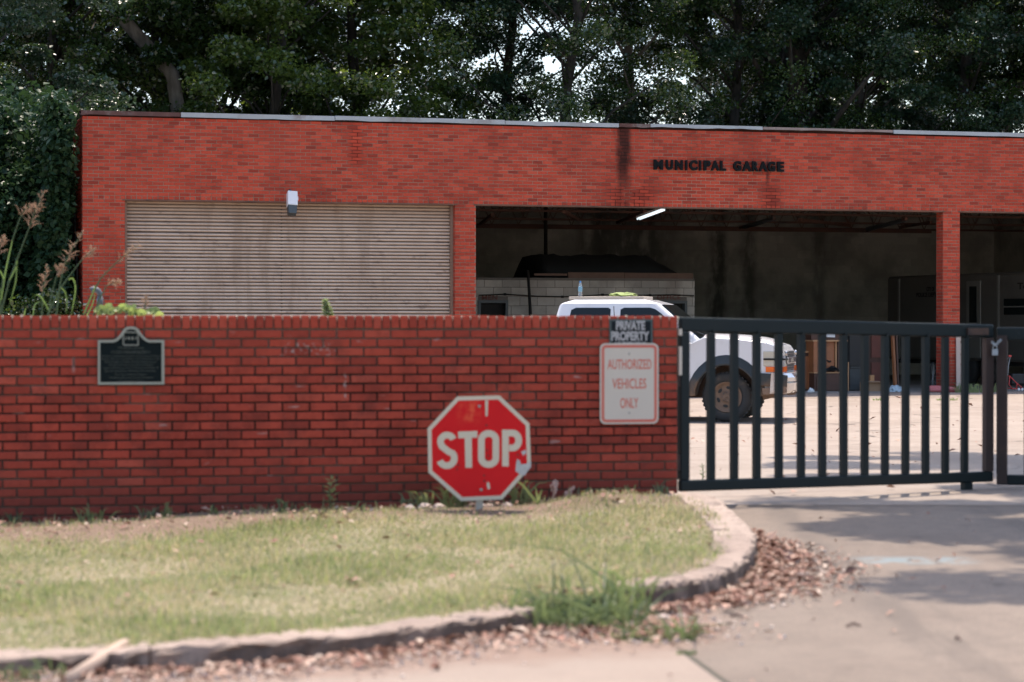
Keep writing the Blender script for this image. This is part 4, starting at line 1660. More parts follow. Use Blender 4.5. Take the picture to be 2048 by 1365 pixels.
def gate_leaf(A, B, label, nbar, zt0, zt1, zb0, zb1, hinge_rust):
    """A, B plan points; heights at each end"""
    d = B - A
    L = d.length
    g = thing('gate_leaf', label, 'gate', (A.x, A.y, gz(A.x, A.y)), math.atan2(d.y, d.x), 'driveway gate leaves')
    z0 = gz(A.x, A.y)
    zt = lambda x: zt0 + (zt1 - zt0) * x / L - z0
    zb = lambda x: zb0 + (zb1 - zb0) * x / L - z0
    TR, BR, T = .115, .09, .05
    mb = MB()
    for (f, hgt_, nm) in ((lambda x: zt(x) - TR / 2, TR, 'top_rail'), (lambda x: zb(x) + BR / 2, BR, 'bottom_rail')):
        m_ = MB()
        m_.add([(x, y, f(x) + s_ * hgt_ / 2) for x in (0, L) for (y, s_) in ((-T / 2, -1), (T / 2, -1), (T / 2, 1), (-T / 2, 1))],
               [(0, 1, 2, 3), (7, 6, 5, 4)] + [(k, 4 + k, 4 + (k + 1) % 4, (k + 1) % 4) for k in range(4)])
        m_.build(nm, M['gate'], g, bevel=.014, seg=3)
    for x, m_ in ((.045, M['gate']), (L - .05, M['gate_rust'] if hinge_rust else M['gate'])):
        w_ = .09 if m_ is M['gate'] else .10
        MB().box((x, 0, (zt(x) - TR + zb(x) + BR) / 2), (w_, T, zt(x) - TR - zb(x) - BR - .002)).build('stile', m_, g, bevel=.006)
    pitch = (L - .19) / (nbar + 1)
    for i in range(nbar):
        x = .09 + pitch * (i + 1)
        MB().box((x + rng.normal(0, .003), 0, (zt(x) - TR + zb(x) + BR) / 2), (.062, .040, zt(x) - TR - zb(x) - BR - .002), (0, rng.normal(0, .002), 0)).build('bar', M['gate'], g)
        if i % 2 == 0:
            MB().box((x, -.028, zt(x) - TR + .012), (.03, .008, .02)).build('weld', M['gate'], g)
    return g, L, zt, zb


GA = W(1358.5, 650, 18.78)
GB = W(1984, 650, 20.95)
g1, L1, zt_f, zb_f = gate_leaf(GA, GB, 'long dark barred gate leaf between the brick wall and the latch', 13, CZ + 13.5 / FPX * 18.78, CZ - 1.5 / FPX * 20.95, CZ - 336 / FPX * 18.78, CZ - 316 / FPX * 20.95, True)
for z in (.35, 1.0):
    MB().lathe([(.022, -.06), (.022, .06)], 10, (-.015, 0, z), 'z').build('hinge', M['gate_rust'], g1)
for (pz, py) in ((.2, 0),):
    MB().box((L1 - .32, .0, zb_f(L1) - .06), (.10, .05, .13)).build('drop_foot', M['gate'], g1)
MB().box((L1 - .22, -.034, zt_f(L1) - .06), (.26, .018, .06)).build('latch_plate', M['gate_rust'], g1)
HA = W(1994, 650, 21.0)
HB = W(2420, 650, 20.2)
g2, L2, zt2, zb2 = gate_leaf(HA, HB, 'second barred gate leaf cut off by the right edge of the photo', 8, CZ - 7 / FPX * 21.0, CZ - 5 / FPX * 20.2, CZ - 322 / FPX * 21.0, CZ - 330 / FPX * 20.2, False)
MB().box((.055, -.03, (zt2(0) + zb2(0)) / 2 - .03), (.09, .02, zt2(0) - zb2(0) - .08)).build('lock_plate', M['gate_rust'], g2)
pk = thing('padlock', 'shiny padlock on a chain joining the two gate leaves', 'padlock', W(1990, 705, 20.86))
MB().box((0, 0, 0), (.05, .028, .055)).build('body', M['galv'], pk, bevel=.006)
MB().tube([(-.016, 0, .025), (-.016, 0, .05), (0, 0, .068), (.016, 0, .05), (.016, 0, .025)], .005, 6).build('shackle', M['galv'], pk, smooth=True)
ch = MB()
for k in range(9):
    a = k / 8
    p = Vector((-.03 + .07 * a, -.04, .06 + .07 * abs(a - .35)))
    pr = [p + Vector((.008 * math.cos(t_), .0 if k % 2 else .004 * math.sin(t_), .011 * math.sin(t_))) for t_ in np.linspace(0, 2 * math.pi, 9)]
    ch.tube(pr, .0028, 4, cap=False)
ch.build('chain', M['galv'], pk)
# ears of the hinge strap on the wall end, pale
s, z = wall_pt(1354, 722)
hs = MB().box((W_END + .012, -.02, z), (.02, .03, .22)).box((W_END + .012, -.02, z + .22), (.022, .03, .05))
tag(hs.build('strap', M['signwhite'], wall), None)

# ================================================================== pickup truck
TC = W(1455, 800, 38.0)
YAW = R(-13)
near_to_axle = Vector((math.cos(YAW), math.sin(YAW), 0))
left = Vector((-math.sin(YAW), math.cos(YAW), 0))
fa = Vector((TC.x, TC.y, 0)) + left * .80
trk = thing('pickup_truck', 'white muddy pickup truck parked in the yard behind wall and gate', 'pickup truck', (fa.x, fa.y, gz(fa.x, fa.y) + .004), YAW)
b = NB('white_car_paint')
co = b.coords(trk)
x, y, z = b.xyz(co)
n1 = b.noise(co, 3, 5, .6)
mud = b.math('MULTIPLY', b.step(b.math('ADD', z, b.math('MULTIPLY', b.math('SUBTRACT', n1, .5), .55)), .72, .38), .85)
col = b.mix(b.step(n1, .5, .8), (.74, .74, .75), (.66, .65, .64))
col = b.mix(mud, col, (.24, .14, .08))
M['paint'] = b.done(b.bsdf(col, b.mix(mud, .22, .9), 0, None, .5, .6))
b = NB('muddy_black_plastic')
co = b.coords(trk)
x, y, z = b.xyz(co)
n1 = b.noise(co, 5, 5, .6)
mud = b.step(b.math('ADD', z, b.math('MULTIPLY', b.math('SUBTRACT', n1, .5), .5)), .72, .40)
M['flare'] = b.done(b.bsdf(b.mix(mud, (.022, .028, .03), (.20, .12, .07)), b.mix(mud, .5, .95)))
M['well'] = plain('muddy_wheel_well', (.075, .045, .030), .95, var=.4, scale=5)
M['rim'] = plain('mud_covered_steel_wheel', (.24, .155, .105), .8, .1, var=.25, scale=9, dirt=(.11, .07, .05))
M['chrome'] = plain('dull_chrome', (.62, .62, .62), .22, .9, var=.12, scale=5, dirt=(.35, .25, .18), bump=0)
M['amber'] = plain('amber_lens', (.85, .16, .02), .2, var=.05, bump=0)
M['lens'] = plain('hazy_lamp_lens', (.55, .50, .40), .15, var=.1, bump=0)
TRW = .39                                     # wheel radius
WB_ = 3.65


def arch(cx, r, n=12, z0=.42):
    """points of a wheel arch from front to back (x falling)"""
    a0 = math.asin(max(-1, min(1, (z0 - TRW) / r)))
    out = []
    for k in range(n + 1):
        a = a0 + (math.pi - 2 * a0) * k / n
        out.append((cx + r * math.cos(a), TRW + r * math.sin(a) * 1.02))
    return out


AR = .50
low = [(.90, .62), (.86, .46), (.62, .42)] + [(.52, .42)] + arch(0, AR) + [(-.55, .40), (-3.05, .40)] + arch(-WB_, AR) + [(-4.25, .45), (-4.85, .52), (-4.88, .60)]
up_ = [(-4.88, 1.30), (-4.80, 1.36), (-2.90, 1.36), (-2.86, 1.24), (-.55, 1.24), (-.36, 1.33), (.2, 1.30), (.62, 1.25), (.80, 1.19), (.885, 1.06)]
bodyo = MB().prism(low + up_, -.93, .93).build('body', M['paint'], trk, bevel=.075, seg=4)
bodyo.data.polygons.foreach_set('use_smooth', np.zeros(len(bodyo.data.polygons), dtype=bool))
# hood with a raised centre
hv, hf = [], []
hn, hm_ = 9, 9
for i in range(hn):
    x = -.38 + 1.16 * i / (hn - 1)
    zb_ = np.interp(x, [-.4, .2, .55, .70, .78], [1.345, 1.318, 1.275, 1.23, 1.17])
    for j in range(hm_):
        yv = -.80 + 1.6 * j / (hm_ - 1)
        k = abs(yv) / .80
        hv.append((x, yv, zb_ + .055 * (1 - k ** 3) - .01))
for i in range(hn - 1):
    for j in range(hm_ - 1):
        hf.append((i * hm_ + j, (i + 1) * hm_ + j, (i + 1) * hm_ + j + 1, i * hm_ + j + 1))
nb = len(hv)
edge = [j for j in range(hm_)] + [(i + 1) * hm_ - 1 for i in range(1, hn)] + [(hn - 1) * hm_ + j for j in range(hm_ - 2, -1, -1)] + [i * hm_ for i in range(hn - 2, 0, -1)]
hv += [(hv[e][0], hv[e][1], hv[e][2] - .06) for e in edge]
for k in range(len(edge)):
    hf.append((edge[k], edge[(k + 1) % len(edge)], nb + (k + 1) % len(edge), nb + k))
MB().add(hv, hf).build('hood', M['paint'], trk, smooth=False)
MB().box((-.02, -.808, 1.292), (1.05, .010, .012), (0, R(2.2), 0)).build('hood_gap', M['dark'], trk)
# cab: tapered shell
cabv = [(-2.88, -.90, 1.22), (-.34, -.90, 1.22), (-.34, .90, 1.22), (-2.88, .90, 1.22),
        (-2.72, -.70, 1.86), (-1.10, -.70, 1.86), (-1.10, .70, 1.86), (-2.72, .70, 1.86),
        (-2.50, -.64, 1.925), (-1.34, -.64, 1.925), (-1.34, .64, 1.925), (-2.50, .64, 1.925)]
cabf = [(0, 1, 5, 4), (1, 2, 6, 5), (2, 3, 7, 6), (3, 0, 4, 7), (4, 5, 9, 8), (5, 6, 10, 9), (6, 7, 11, 10), (7, 4, 8, 11), (8, 9, 10, 11), (3, 2, 1, 0)]
MB().add(cabv, cabf).build('cab', M['paint'], trk, bevel=.055, seg=4)


def side_y(z, s):
    return s * (.90 + (.70 - .90) * (z - 1.22) / (1.86 - 1.22) + .006)


def side_window(name, pts, s):
    n = len(pts)
    vs = [(x, side_y(z, s), z) for x, z in pts] + [(x, side_y(z, s) - s * .02, z) for x, z in pts]
    MB().add(vs, [tuple(range(n)), tuple(range(2 * n - 1, n - 1, -1))] + [(i, n + i, n + (i + 1) % n, (i + 1) % n) for i in range(n)]).build(name, M['glass_dark'], trk)


for s in (-1, 1):
    side_window('side_window', [(-2.60, 1.28), (-1.88, 1.28), (-1.88, 1.77), (-1.92, 1.795), (-2.44, 1.795), (-2.52, 1.76)], s)
    side_window('side_window', [(-1.72, 1.28), (-.62, 1.28), (-.72, 1.40), (-1.06, 1.70), (-1.16, 1.77), (-1.24, 1.795), (-1.66, 1.795), (-1.72, 1.765)], s)
    # drip line and door seam
    MB().box((-1.80, side_y(1.55, s), 1.52), (.010, .01, .62), (R(-17 * s), 0, 0)).build('door_seam', M['dark'], trk)
    MB().box((-1.80, .9305 * s, .86), (.012, .006, .74)).build('door_seam', M['dark'], trk)
    MB().box((-.68, .9305 * s, .86), (.012, .006, .74)).build('door_seam', M['dark'], trk)
    for x in (-1.62, -2.62):
        MB().box((x, .94 * s, 1.10), (.20, .03, .06)).build('door_handle', M['flare'], trk, bevel=.01)
    # mirror
    mr = MB().box((-.72, 1.10 * s, 1.36), (.14, .24, .22))
    mr.tube([(-.68, .90 * s, 1.30), (-.70, 1.02 * s, 1.33)], .03, 6)
    mr.build('door_mirror', M['flare'], trk, bevel=.03)
# windscreen
wsv = []
for (x, y_, z) in ((-.405, -.83, 1.285), (-.405, .83, 1.285), (-1.06, .655, 1.835), (-1.06, -.655, 1.835)):
    wsv.append((x + .012, y_, z + .012))
wsv += [(x - .02, y_, z - .015) for x, y_, z in wsv]
MB().add(wsv, [(0, 1, 2, 3), (7, 6, 5, 4), (0, 4, 5, 1), (1, 5, 6, 2), (2, 6, 7, 3), (3, 7, 4, 0)]).build('windscreen', M['glass_dark'], trk)
for y_ in (-.45, .2):
    MB().tube([(-.36, y_, 1.335), (-.52, y_ - .30, 1.42), (-.55, y_ - .42, 1.445)], .010, 5).build('wiper', M['black'], trk)
MB().box((-.40, 0, 1.325), (.16, 1.5, .03)).build('cowl', M['flare'], trk)
# flares, wheel wells, wheels
for s in (-1, 1):
    for cx in (0, -WB_):
        n = 16
        o_, i_ = [], []
        for k in range(n + 1):
            a = R(2) + (math.pi - R(4)) * k / n
            flat = 1.0 + .05 * math.sin(a)
            o_.append((cx + (AR + .115) * math.cos(a) * 1.02, TRW + (AR + .13) * math.sin(a) * flat))
            i_.append((cx + (AR - .005) * math.cos(a), TRW + (AR + .0) * math.sin(a)))
        vs, fs = [], []
        for (p, q_) in zip(o_, i_):
            vs += [(p[0], .932 * s, p[1]), (p[0] * .15 + q_[0] * .85, 1.005 * s, p[1] * .15 + q_[1] * .85), (q_[0], 1.0 * s, q_[1]), (q_[0], .80 * s, q_[1])]
        for k in range(n):
            for j in range(3):
                fs.append((k * 4 + j, (k + 1) * 4 + j, (k + 1) * 4 + j + 1, k * 4 + j + 1))
        MB().add(vs, fs).build('wheel_flare', M['flare'], trk, smooth=False)
        y0 = .72 * s
        well = arch(cx, AR - .012, 14, .44)
        MB().prism(well, .60 * s, .635 * s).build('wheel_well', M['well'], trk)
        # wheel
        w_ = MB()
        oy = .78 * s

        def pr(lst):
            return [(r_, h_ * s) for r_, h_ in lst]
        w_.lathe(pr([(.235, -.11), (.33, -.125), (.375, -.10), (.39, -.06), (.39, .06), (.375, .10), (.34, .125), (.27, .125), (.235, .10), (.235, -.11)]), 36, (cx, oy, TRW), cap=False)
        tyre = w_.build('tyre', M['tyre'], trk, smooth=True)
        tr_ = MB()
        for k in range(36):
            a = 2 * math.pi * k / 36
            q_ = Matrix.Rotation(-a, 3, 'Y')
            tr_.box(Vector((cx, oy, TRW)) + q_ @ Vector((.389, 0, 0)), (.016, .19, .035), q_)
        tr_.build('tread', M['tyre'], tyre)
        rm = MB()
        rm.lathe(pr([(.02, .075), (.07, .085), (.085, .07), (.10, .055), (.17, .045), (.195, .06), (.215, .085), (.237, .105), (.240, .118), (.232, .118), (.222, .10), (.20, .0)]), 30, (cx, oy, TRW), cap=False)
        rm.lathe(pr([(.02, .075), (.02, .07)]), 30, (cx, oy, TRW))
        rim = rm.build('rim', M['rim'], trk, smooth=True)
        for k in range(6):
            a = R(20 + 60 * k)
            hx_, hz_ = cx + .145 * math.cos(a), TRW + .145 * math.sin(a)
            pts = []
            for t_ in np.linspace(0, 2 * math.pi, 11)[:-1]:
                u_, v_ = .024 * math.cos(t_), .042 * math.sin(t_)
                pts.append((hx_ + u_ * math.cos(a) - v_ * math.sin(a), hz_ + u_ * math.sin(a) + v_ * math.cos(a)))
            MB().prism(pts, oy + .05 * s, oy + .058 * s).build('vent_hole', M['black'], rim)
        for k in range(8):
            a = R(45 * k)
            MB().lathe(pr([(.010, .06), (.010, .085), (.004, .09)]), 6, (cx + .075 * math.cos(a), oy, TRW + .075 * math.sin(a))).build('wheel_nut', M['grey_metal'], rim)
MB().box((-2.0, 0, .52), (5.4, 1.16, .30)).build('chassis', M['well'], trk)
for cx in (0, -WB_):
    MB().tube([(cx, -.66, TRW), (cx, .66, TRW)], .06, 8).build('axle', M['well'], trk)
# rocker panel
for s in (-1, 1):
    MB().box((-1.82, .88 * s, .41), (2.3, .10, .10)).build('rocker_panel', M['flare'], trk, bevel=.02)
# front end: grille, lamps, bumper
for s in (-1, 1):
    hl = MB()
    hl.add([(.86, .55 * s, 1.10), (.905, .55 * s, .875), (.89, .938 * s, .875), (.80, .938 * s, 1.11), (.58, .55 * s, 1.10), (.58, .55 * s, .875), (.58, .948 * s, .875), (.58, .948 * s, 1.11)],
           [(0, 1, 2, 3), (4, 7, 6, 5), (0, 4, 5, 1), (3, 2, 6, 7), (0, 3, 7, 4), (1, 5, 6, 2)])
    h_ = hl.build('headlight', M['lens'], trk, bevel=.012)
    MB().box((.755, .745 * s, .985), (.34, .425, .030)).build('divider', M['dark'], h_)
    MB().lathe([(.002, .93), (.035, .925), (.045, .90)], 14, (0, .66 * s, 1.075), 'x').build('bulb', M['chrome'], h_)
    am = MB()
    am.add([(.905, .56 * s, .868), (.91, .56 * s, .785), (.895, .94 * s, .785), (.89, .94 * s, .868), (.62, .56 * s, .868), (.62, .56 * s, .785), (.62, .95 * s, .785), (.62, .95 * s, .868)],
           [(0, 1, 2, 3), (4, 7, 6, 5), (0, 4, 5, 1), (3, 2, 6, 7), (0, 3, 7, 4), (1, 5, 6, 2)])
    am.build('indicator', M['amber'], trk)
gr = MB().box((.865, 0, .95), (.07, 1.08, .31)).build('grille', M['black'], trk, bevel=.01)
for z in (.82, .86, .90, 1.02, 1.06):
    MB().box((.905, 0, z), (.012, 1.04, .014)).build('grille_bar', M['chrome'], gr)
MB().box((.915, 0, .96), (.03, 1.10, .095)).build('grille_band', M['chrome'], gr, bevel=.01)
MB().box((.934, 0, .96), (.008, .16, .05)).build('badge', M['lens'], gr)
bv = []
bp = []
nb_ = 12
sec = [(-.02, .775), (.07, .765), (.12, .70), (.115, .64), (.085, .625), (.12, .61), (.10, .50), (.04, .45), (-.04, .45)]
vs, fs = [], []
for i in range(nb_ + 1):
    u = -1 + 2 * i / nb_
    yv = 1.0 * u
    xo = .93 - .20 * max(0, (abs(u) - .62) / .38) ** 1.6
    for (dx, z) in sec:
        vs.append((xo + dx, yv, z))
m_ = len(sec)
for i in range(nb_):
    for k in range(m_):
        fs.append((i * m_ + k, (i + 1) * m_ + k, (i + 1) * m_ + (k + 1) % m_, i * m_ + (k + 1) % m_))
fs.append(tuple(range(m_)))
fs.append(tuple(nb_ * m_ + k for k in range(m_))[::-1])
MB().add(vs, fs).build('bumper', M['chrome'], trk, smooth=False)
for s in (-1, 1):
    MB().box((.74, .955 * s, .655), (.44, .07, .20), (0, R(4), 0)).build('bumper_end', M['flare'], trk, bevel=.02)
    MB().box((.76, .95 * s, .50), (.38, .08, .11), (0, R(-6), 0)).build('bumper_skirt', M['rim'], trk, bevel=.015)
    MB().tube([(.86, .42 * s, .52), (1.02, .42 * s, .50), (1.02, .42 * s, .44), (.9, .42 * s, .43)], .018, 6).build('tow_hook', M['rim'], trk)
MB().box((.70, 0, .44), (.32, 1.5, .12), (0, R(-14), 0)).build('air_dam', M['rim'], trk)
MB().box((1.02, 0, .70), (.015, .32, .16)).build('number_plate', M['signwhite'], trk)
# bed: rear lamps, tailgate
for s in (-1, 1):
    MB().box((-4.87, .86 * s, 1.08), (.05, .13, .34)).build('tail_lamp', M['redpaint'], trk)
MB().box((-4.89, 0, .98), (.04, 1.5, .52)).build('tailgate', M['paint'], trk, bevel=.01)
MB().box((-4.98, 0, .58), (.16, 1.9, .18)).build('rear_bumper', M['chrome'], trk, bevel=.03)


def t_pt(x, y_, z):
    return Vector(trk.location) + near_to_axle * x + left * y_ + Vector((0, 0, z))


M['pad'] = plain('beige_foam_sheet', (.40, .34, .28), .85, var=.1)
pad = MB().box((-2.02, .06, 1.955), (1.22, .9, .05))
o = pad.build('foam_sheet', M['pad'], bevel=.012, loc=trk.location, rot=(0, 0, YAW))
tag(o, 'flat beige sheet lying on the rear of the truck roof', 'sheet')
bt = thing('water_bottle', 'clear plastic water bottle with blue label on the truck roof', 'bottle', t_pt(-2.46, -.30, 1.981))
b = NB('clear_plastic')
M['clear'] = b.done(b.bsdf((.80, .88, .92), .08, 0, None, .5, 0, **{'Transmission Weight': .75, 'IOR': 1.2}))
M['bluelabel'] = plain('blue_label', (.16, .32, .42), .5, var=.05, bump=0)
M['bluecap'] = plain('blue_cap', (.05, .20, .45), .4, var=.05, bump=0)
MB().lathe([(.026, 0), (.031, .01), (.031, .12), (.033, .16), (.022, .195), (.013, .215), (.013, .225)], 16, axis='z').build('bottle_body', M['clear'], bt, smooth=True)
MB().lathe([(.0322, .075), (.0342, .10), (.0342, .15), (.0335, .155)], 16, axis='z').build('label', M['bluelabel'], bt, smooth=True)
MB().lathe([(.015, .222), (.015, .245), (.012, .248)], 12, axis='z').build('cap', M['bluecap'], bt)
M['hivis'] = plain('yellow_green_fabric', (.24, .30, .085), .75, var=.3, scale=20, dirt=(.08, .12, .06))
vv = crumple('hi_vis_vest', t_pt(-1.78, -.22, 1.981), .22, .14, .06, M['hivis'], 63, YAW)
tag(vv, 'folded yellow green high visibility vest on the truck roof', 'vest')

# ================================================================== vegetation
def leaf_mat(name, ca, cb, trans, tr_col, rough=.38, spec=.5, patch=None):
    b = NB(name)
    t = b.tone()
    col = b.mix(t, ca, cb)
    if patch:
        co = b.coords()
        col = b.mix(b.math('MULTIPLY', b.step(b.noise(co, 1.5, 5, .65), .44, .60), .75), col, patch[0])
        col = b.mix(b.math('MULTIPLY', b.step(b.noise(co, 2.7, 4, .6), .56, .68), .6), col, patch[1])
    d = b.bsdf(col, rough, 0, None, spec)
    tl = b.node('ShaderNodeBsdfTranslucent')
    b.set(tl.inputs['Color'], b.mix(t, tr_col, tuple(min(c * 1.5, .9) for c in tr_col)))
    m = b.node('ShaderNodeMixShader')
    m.inputs[0].default_value = trans
    b.nt.links.new(d, m.inputs[1])
    b.nt.links.new(tl.outputs[0], m.inputs[2])
    return b.done(m.outputs[0])


def bark_mat(name, a, c):
    b = NB(name)
    co = b.coords()
    n = b.noise(co, 6, 5, .65, sc3=(1, 1, .25))
    return b.done(b.bsdf(b.mix(b.step(n, .35, .65), a, c), .92, 0, b.bump(n, .8, .03)))


M['leaf'] = leaf_mat('tree_leaf', (.016, .036, .012), (.030, .058, .018), .13, (.18, .27, .04), .20, .8)
M['leaf_cool'] = leaf_mat('tree_leaf_cool', (.012, .032, .018), (.026, .052, .026), .11, (.09, .16, .05), .30, .4)
M['leaf_light'] = leaf_mat('tree_leaf_light', (.022, .046, .014), (.044, .076, .022), .22, (.28, .38, .05), .20, .85)
M['bark'] = bark_mat('dark_bark', (.018, .016, .013), (.045, .037, .030))
M['bark_pale'] = bark_mat('pale_bark', (.10, .085, .068), (.19, .165, .135))


def leaves(centres, spreads, counts, size, r, droop=.35, flat=.6):
    """folded leaves scattered in clumps: two quads' worth of triangles per leaf as 2 triangles"""
    idx = np.repeat(np.arange(len(centres)), counts)
    n = len(idx)
    p = r.normal(0, 1, (n, 3))
    p /= np.maximum(np.linalg.norm(p, axis=1, keepdims=True), 1e-6)
    p *= (r.random((n, 1)) ** .42)
    p = centres[idx] + p * spreads[idx]
    s = size * r.uniform(.6, 1.35, n)
    # axis of the leaf, drooping outwards
    a = r.uniform(0, 2 * np.pi, n)
    el = r.normal(-droop, .45, n)
    d = np.stack([np.cos(a) * np.cos(el), np.sin(a) * np.cos(el), np.sin(el)], 1)
    nn = r.normal(0, flat, (n, 3)) + np.array([0, 0, 1.0])
    side = np.cross(d, nn)
    side /= np.maximum(np.linalg.norm(side, axis=1, keepdims=True), 1e-6)
    up = np.cross(side, d)
    w = (s * .38)[:, None]
    L = s[:, None]
    v0 = p
    v1 = p + d * L * .42 + side * w + up * w * .25
    v2 = p + d * L
    v3 = p + d * L * .42 - side * w + up * w * .25
    V = np.stack([v0, v1, v2, v3], 1).reshape(-1, 3)
    b_ = np.arange(n)[:, None] * 4
    F = np.concatenate([b_ + np.array([[0, 1, 2]]), b_ + np.array([[0, 2, 3]])], 1).reshape(-1, 3)
    tone = np.repeat(r.random(n), 2)
    return V, F, tone


def tree_meshes(seed, h, crown_lo, rad, nclump, per, size, leaf, bark, tr=.26, lean=0.0, top_heavy=.5, spread=.75):
    """trunk with limbs (one mesh) and a crown of leaf clumps round the limb tips (one mesh)"""
    r = np.random.default_rng(seed)
    tb = MB()
    n = 9
    pts, rads = [], []
    x = y = 0.0
    for i in range(n + 1):
        t = i / n
        pts.append((x + lean * t * h, y, h * .93 * t))
        rads.append(tr * (1 - t) ** .8 + .03 + (.35 * tr * math.exp(-t * 22)))
        x += r.normal(0, .12)
        y += r.normal(0, .12)
    tb.tube(pts, rads, 10)
    cen, spr = [], []
    for k in range(nclump):
        t = r.random() ** (1 - top_heavy * .5)
        z = crown_lo + (h - crown_lo) * t
        shape = math.sin(math.pi * min(1, .12 + t * .88)) ** .6
        a = r.uniform(0, 2 * math.pi)
        rr = rad * shape * (r.random() ** .5)
        bx = np.interp(z, [p[2] for p in pts], [p[0] for p in pts])
        by = np.interp(z, [p[2] for p in pts], [p[1] for p in pts])
        c = np.array([bx + rr * math.cos(a), by + rr * math.sin(a), z])
        cen.append(c)
        s = r.uniform(.55, 1.15) * spread
        spr.append((s, s, s * r.uniform(.4, .75)))
        if k % 4 == 0 and rr > .4:
            z0 = max(z - rr * .7 - .3, crown_lo * .45)
            px = np.interp(z0, [p[2] for p in pts], [p[0] for p in pts])
            py = np.interp(z0, [p[2] for p in pts], [p[1] for p in pts])
            mid = ((px + c[0]) / 2 + r.normal(0, .15), (py + c[1]) / 2 + r.normal(0, .15), (z0 + z) / 2 + .25)
            br = tr * .28 * (1 - z0 / h) + .02
            tb.tube([(px, py, z0), mid, tuple(c)], [br, br * .6, .012], 6)
    cen = np.array(cen)
    spr = np.array(spr)
    cnt = np.maximum((per * r.uniform(.5, 1.5, nclump)).astype(int), 5)
    V, F, tone = leaves(cen, spr, cnt, size, r)
    return tb.mesh('trunk', bark, smooth=True, fix=False), np_mesh('crown', V, F, leaf, tone)


def tree(name, label, loc, meshes, rz=0.0, sc=1.0, group='trees behind the garage', cat='tree'):
    t = thing(name, label, cat, loc, rz, group)
    t.scale = (sc, sc, sc)
    put('trunk', meshes[0], t)
    put('crown', meshes[1], t)
    return t


# the band of crowns above the roof is about 5.7 to 10 m up at 62 to 80 m
T_DENSE = tree_meshes(101, 19, 2.0, 4.6, 290, 470, .135, M['leaf'], M['bark'], .30)
T_OPEN = tree_meshes(102, 20, 3.4, 4.3, 215, 430, .10, M['leaf'], M['bark'], .20)
T_COOL = tree_meshes(103, 18, 2.5, 4.2, 260, 560, .105, M['leaf_cool'], M['bark'], .24)
T_BIG = tree_meshes(104, 21, 4.0, 5.6, 310, 560, .12, M['leaf_cool'], M['bark'], .62)
T_LIGHT = tree_meshes(105, 16, 3.0, 3.8, 250, 420, .13, M['leaf_light'], M['bark'], .20)
T_PALE = tree_meshes(106, 19, 6.5, 3.0, 125, 380, .105, M['leaf'], M['bark_pale'], .22, .05)


def behind(px, Y):
    u = (px - 1024) / FPX
    if Y > 62:                               # keep every trunk clear of the rear wall of the garage
        while -u * Y * GS + (Y - G0) * GC < (19.5 if u < .02 else 23.0) and u * Y > -13:
            Y += .25
    return (u * Y, Y, 0.0)


TREES = [
    ('broadleaf_tree', 'dark dense tree at the far left edge beside the garage', -90, 58, T_COOL, .3, 1.0),
    ('broadleaf_tree', 'dense tree rising just left of the garage corner', 105, 67, T_DENSE, 1.1, 1.0),
    ('broadleaf_tree', 'dense shaded tree above the left pier of the garage', 330, 70, T_DENSE, 2.3, 1.05),
    ('broadleaf_tree', 'glinting leafy tree above the left part of the shutter', 540, 66, T_LIGHT, .5, 1.0),
    ('broadleaf_tree', 'bright yellow-green tree above the right part of the shutter', 745, 70, T_LIGHT, 2.9, 1.12),
    ('broadleaf_tree', 'bluish tree right of the gap of sky, above the middle pier', 985, 72, T_COOL, 1.9, .95),
    ('broadleaf_tree', 'loose tree with a dark straight trunk above the middle bay', 1120, 69, T_OPEN, 3.9, 1.0),
    ('broadleaf_tree', 'tree with a thick black trunk above the garage lettering', 1580, 67, T_BIG, 0.8, 1.0),
    ('broadleaf_tree', 'thin open tree left of the thick black trunk', 1445, 73, T_OPEN, 5.1, .98),
    ('broadleaf_tree', 'open tree right of the thick black trunk, sky gaps beside it', 1740, 75, T_OPEN, 2.2, .95),
    ('broadleaf_tree', 'dark dense tree above the right end of the garage roof', 1965, 66, T_COOL, 4.4, 1.1),
    ('broadleaf_tree', 'dense tree at the far right edge behind the garage', 2170, 70, T_DENSE, 3.3, 1.0),
    ('broadleaf_tree', 'rear tree behind the left half of the roof', 240, 88, T_DENSE, 5.0, 1.1),
    ('broadleaf_tree', 'rear tree behind the shutter, seen through nearer leaves', 600, 90, T_COOL, .9, 1.15),
    ('broadleaf_tree', 'rear dark tree behind the garage lettering, left part', 1500, 93, T_COOL, 1.6, 1.2),
    ('broadleaf_tree', 'rear dark tree right of the thick black trunk', 1660, 90, T_DENSE, .2, 1.15),
    ('broadleaf_tree', 'rear dark tree behind the right end of the roof', 1880, 92, T_COOL, 3.6, 1.25),
    ('broadleaf_tree', 'rear dark tree behind the leaning pale trunk', 420, 86, T_DENSE, 1.4, 1.15),
]
for (nm, lab, px, Y, ms, rz, sc) in TREES:
    tree(nm, lab, behind(px, Y), ms, rz, sc)
t = tree('slender_tree', 'slender pale-trunked tree leaning left above the open bay', behind(1318, 68), T_PALE, math.pi, 1.0)
# pale leaning trunk at the upper left
lt = thing('leaning_tree', 'pale bare trunk leaning across the dark leaves at the upper left', 'tree', (behind(420, 67)[0], behind(420, 67)[1], 0), 0, 'trees behind the garage')
A = W(345, 150, 66.5) - Vector(lt.location)
B = W(195, -20, 66.0) - Vector(lt.location)
C_ = W(120, -120, 66.0) - Vector(lt.location)
MB().tube([(0, 0, 0), (A.x * .4, A.y * .4, A.z * .55), tuple(A), tuple(B), tuple(C_)], [.26, .23, .20, .17, .10], 10).build('trunk', M['bark_pale'], lt, smooth=True)
V, F, tone = leaves(np.array([tuple(C_ + Vector((rng.normal(0, 1.2), rng.normal(0, 1), rng.uniform(0, 3)))) for _ in range(40)]), np.full((40, 3), .7), np.full(40, 120), .18, rng)
put('crown', np_mesh('crown', V, F, M['leaf'], tone), lt)

# bushes and creepers beside the left end of the garage
BUSH = []


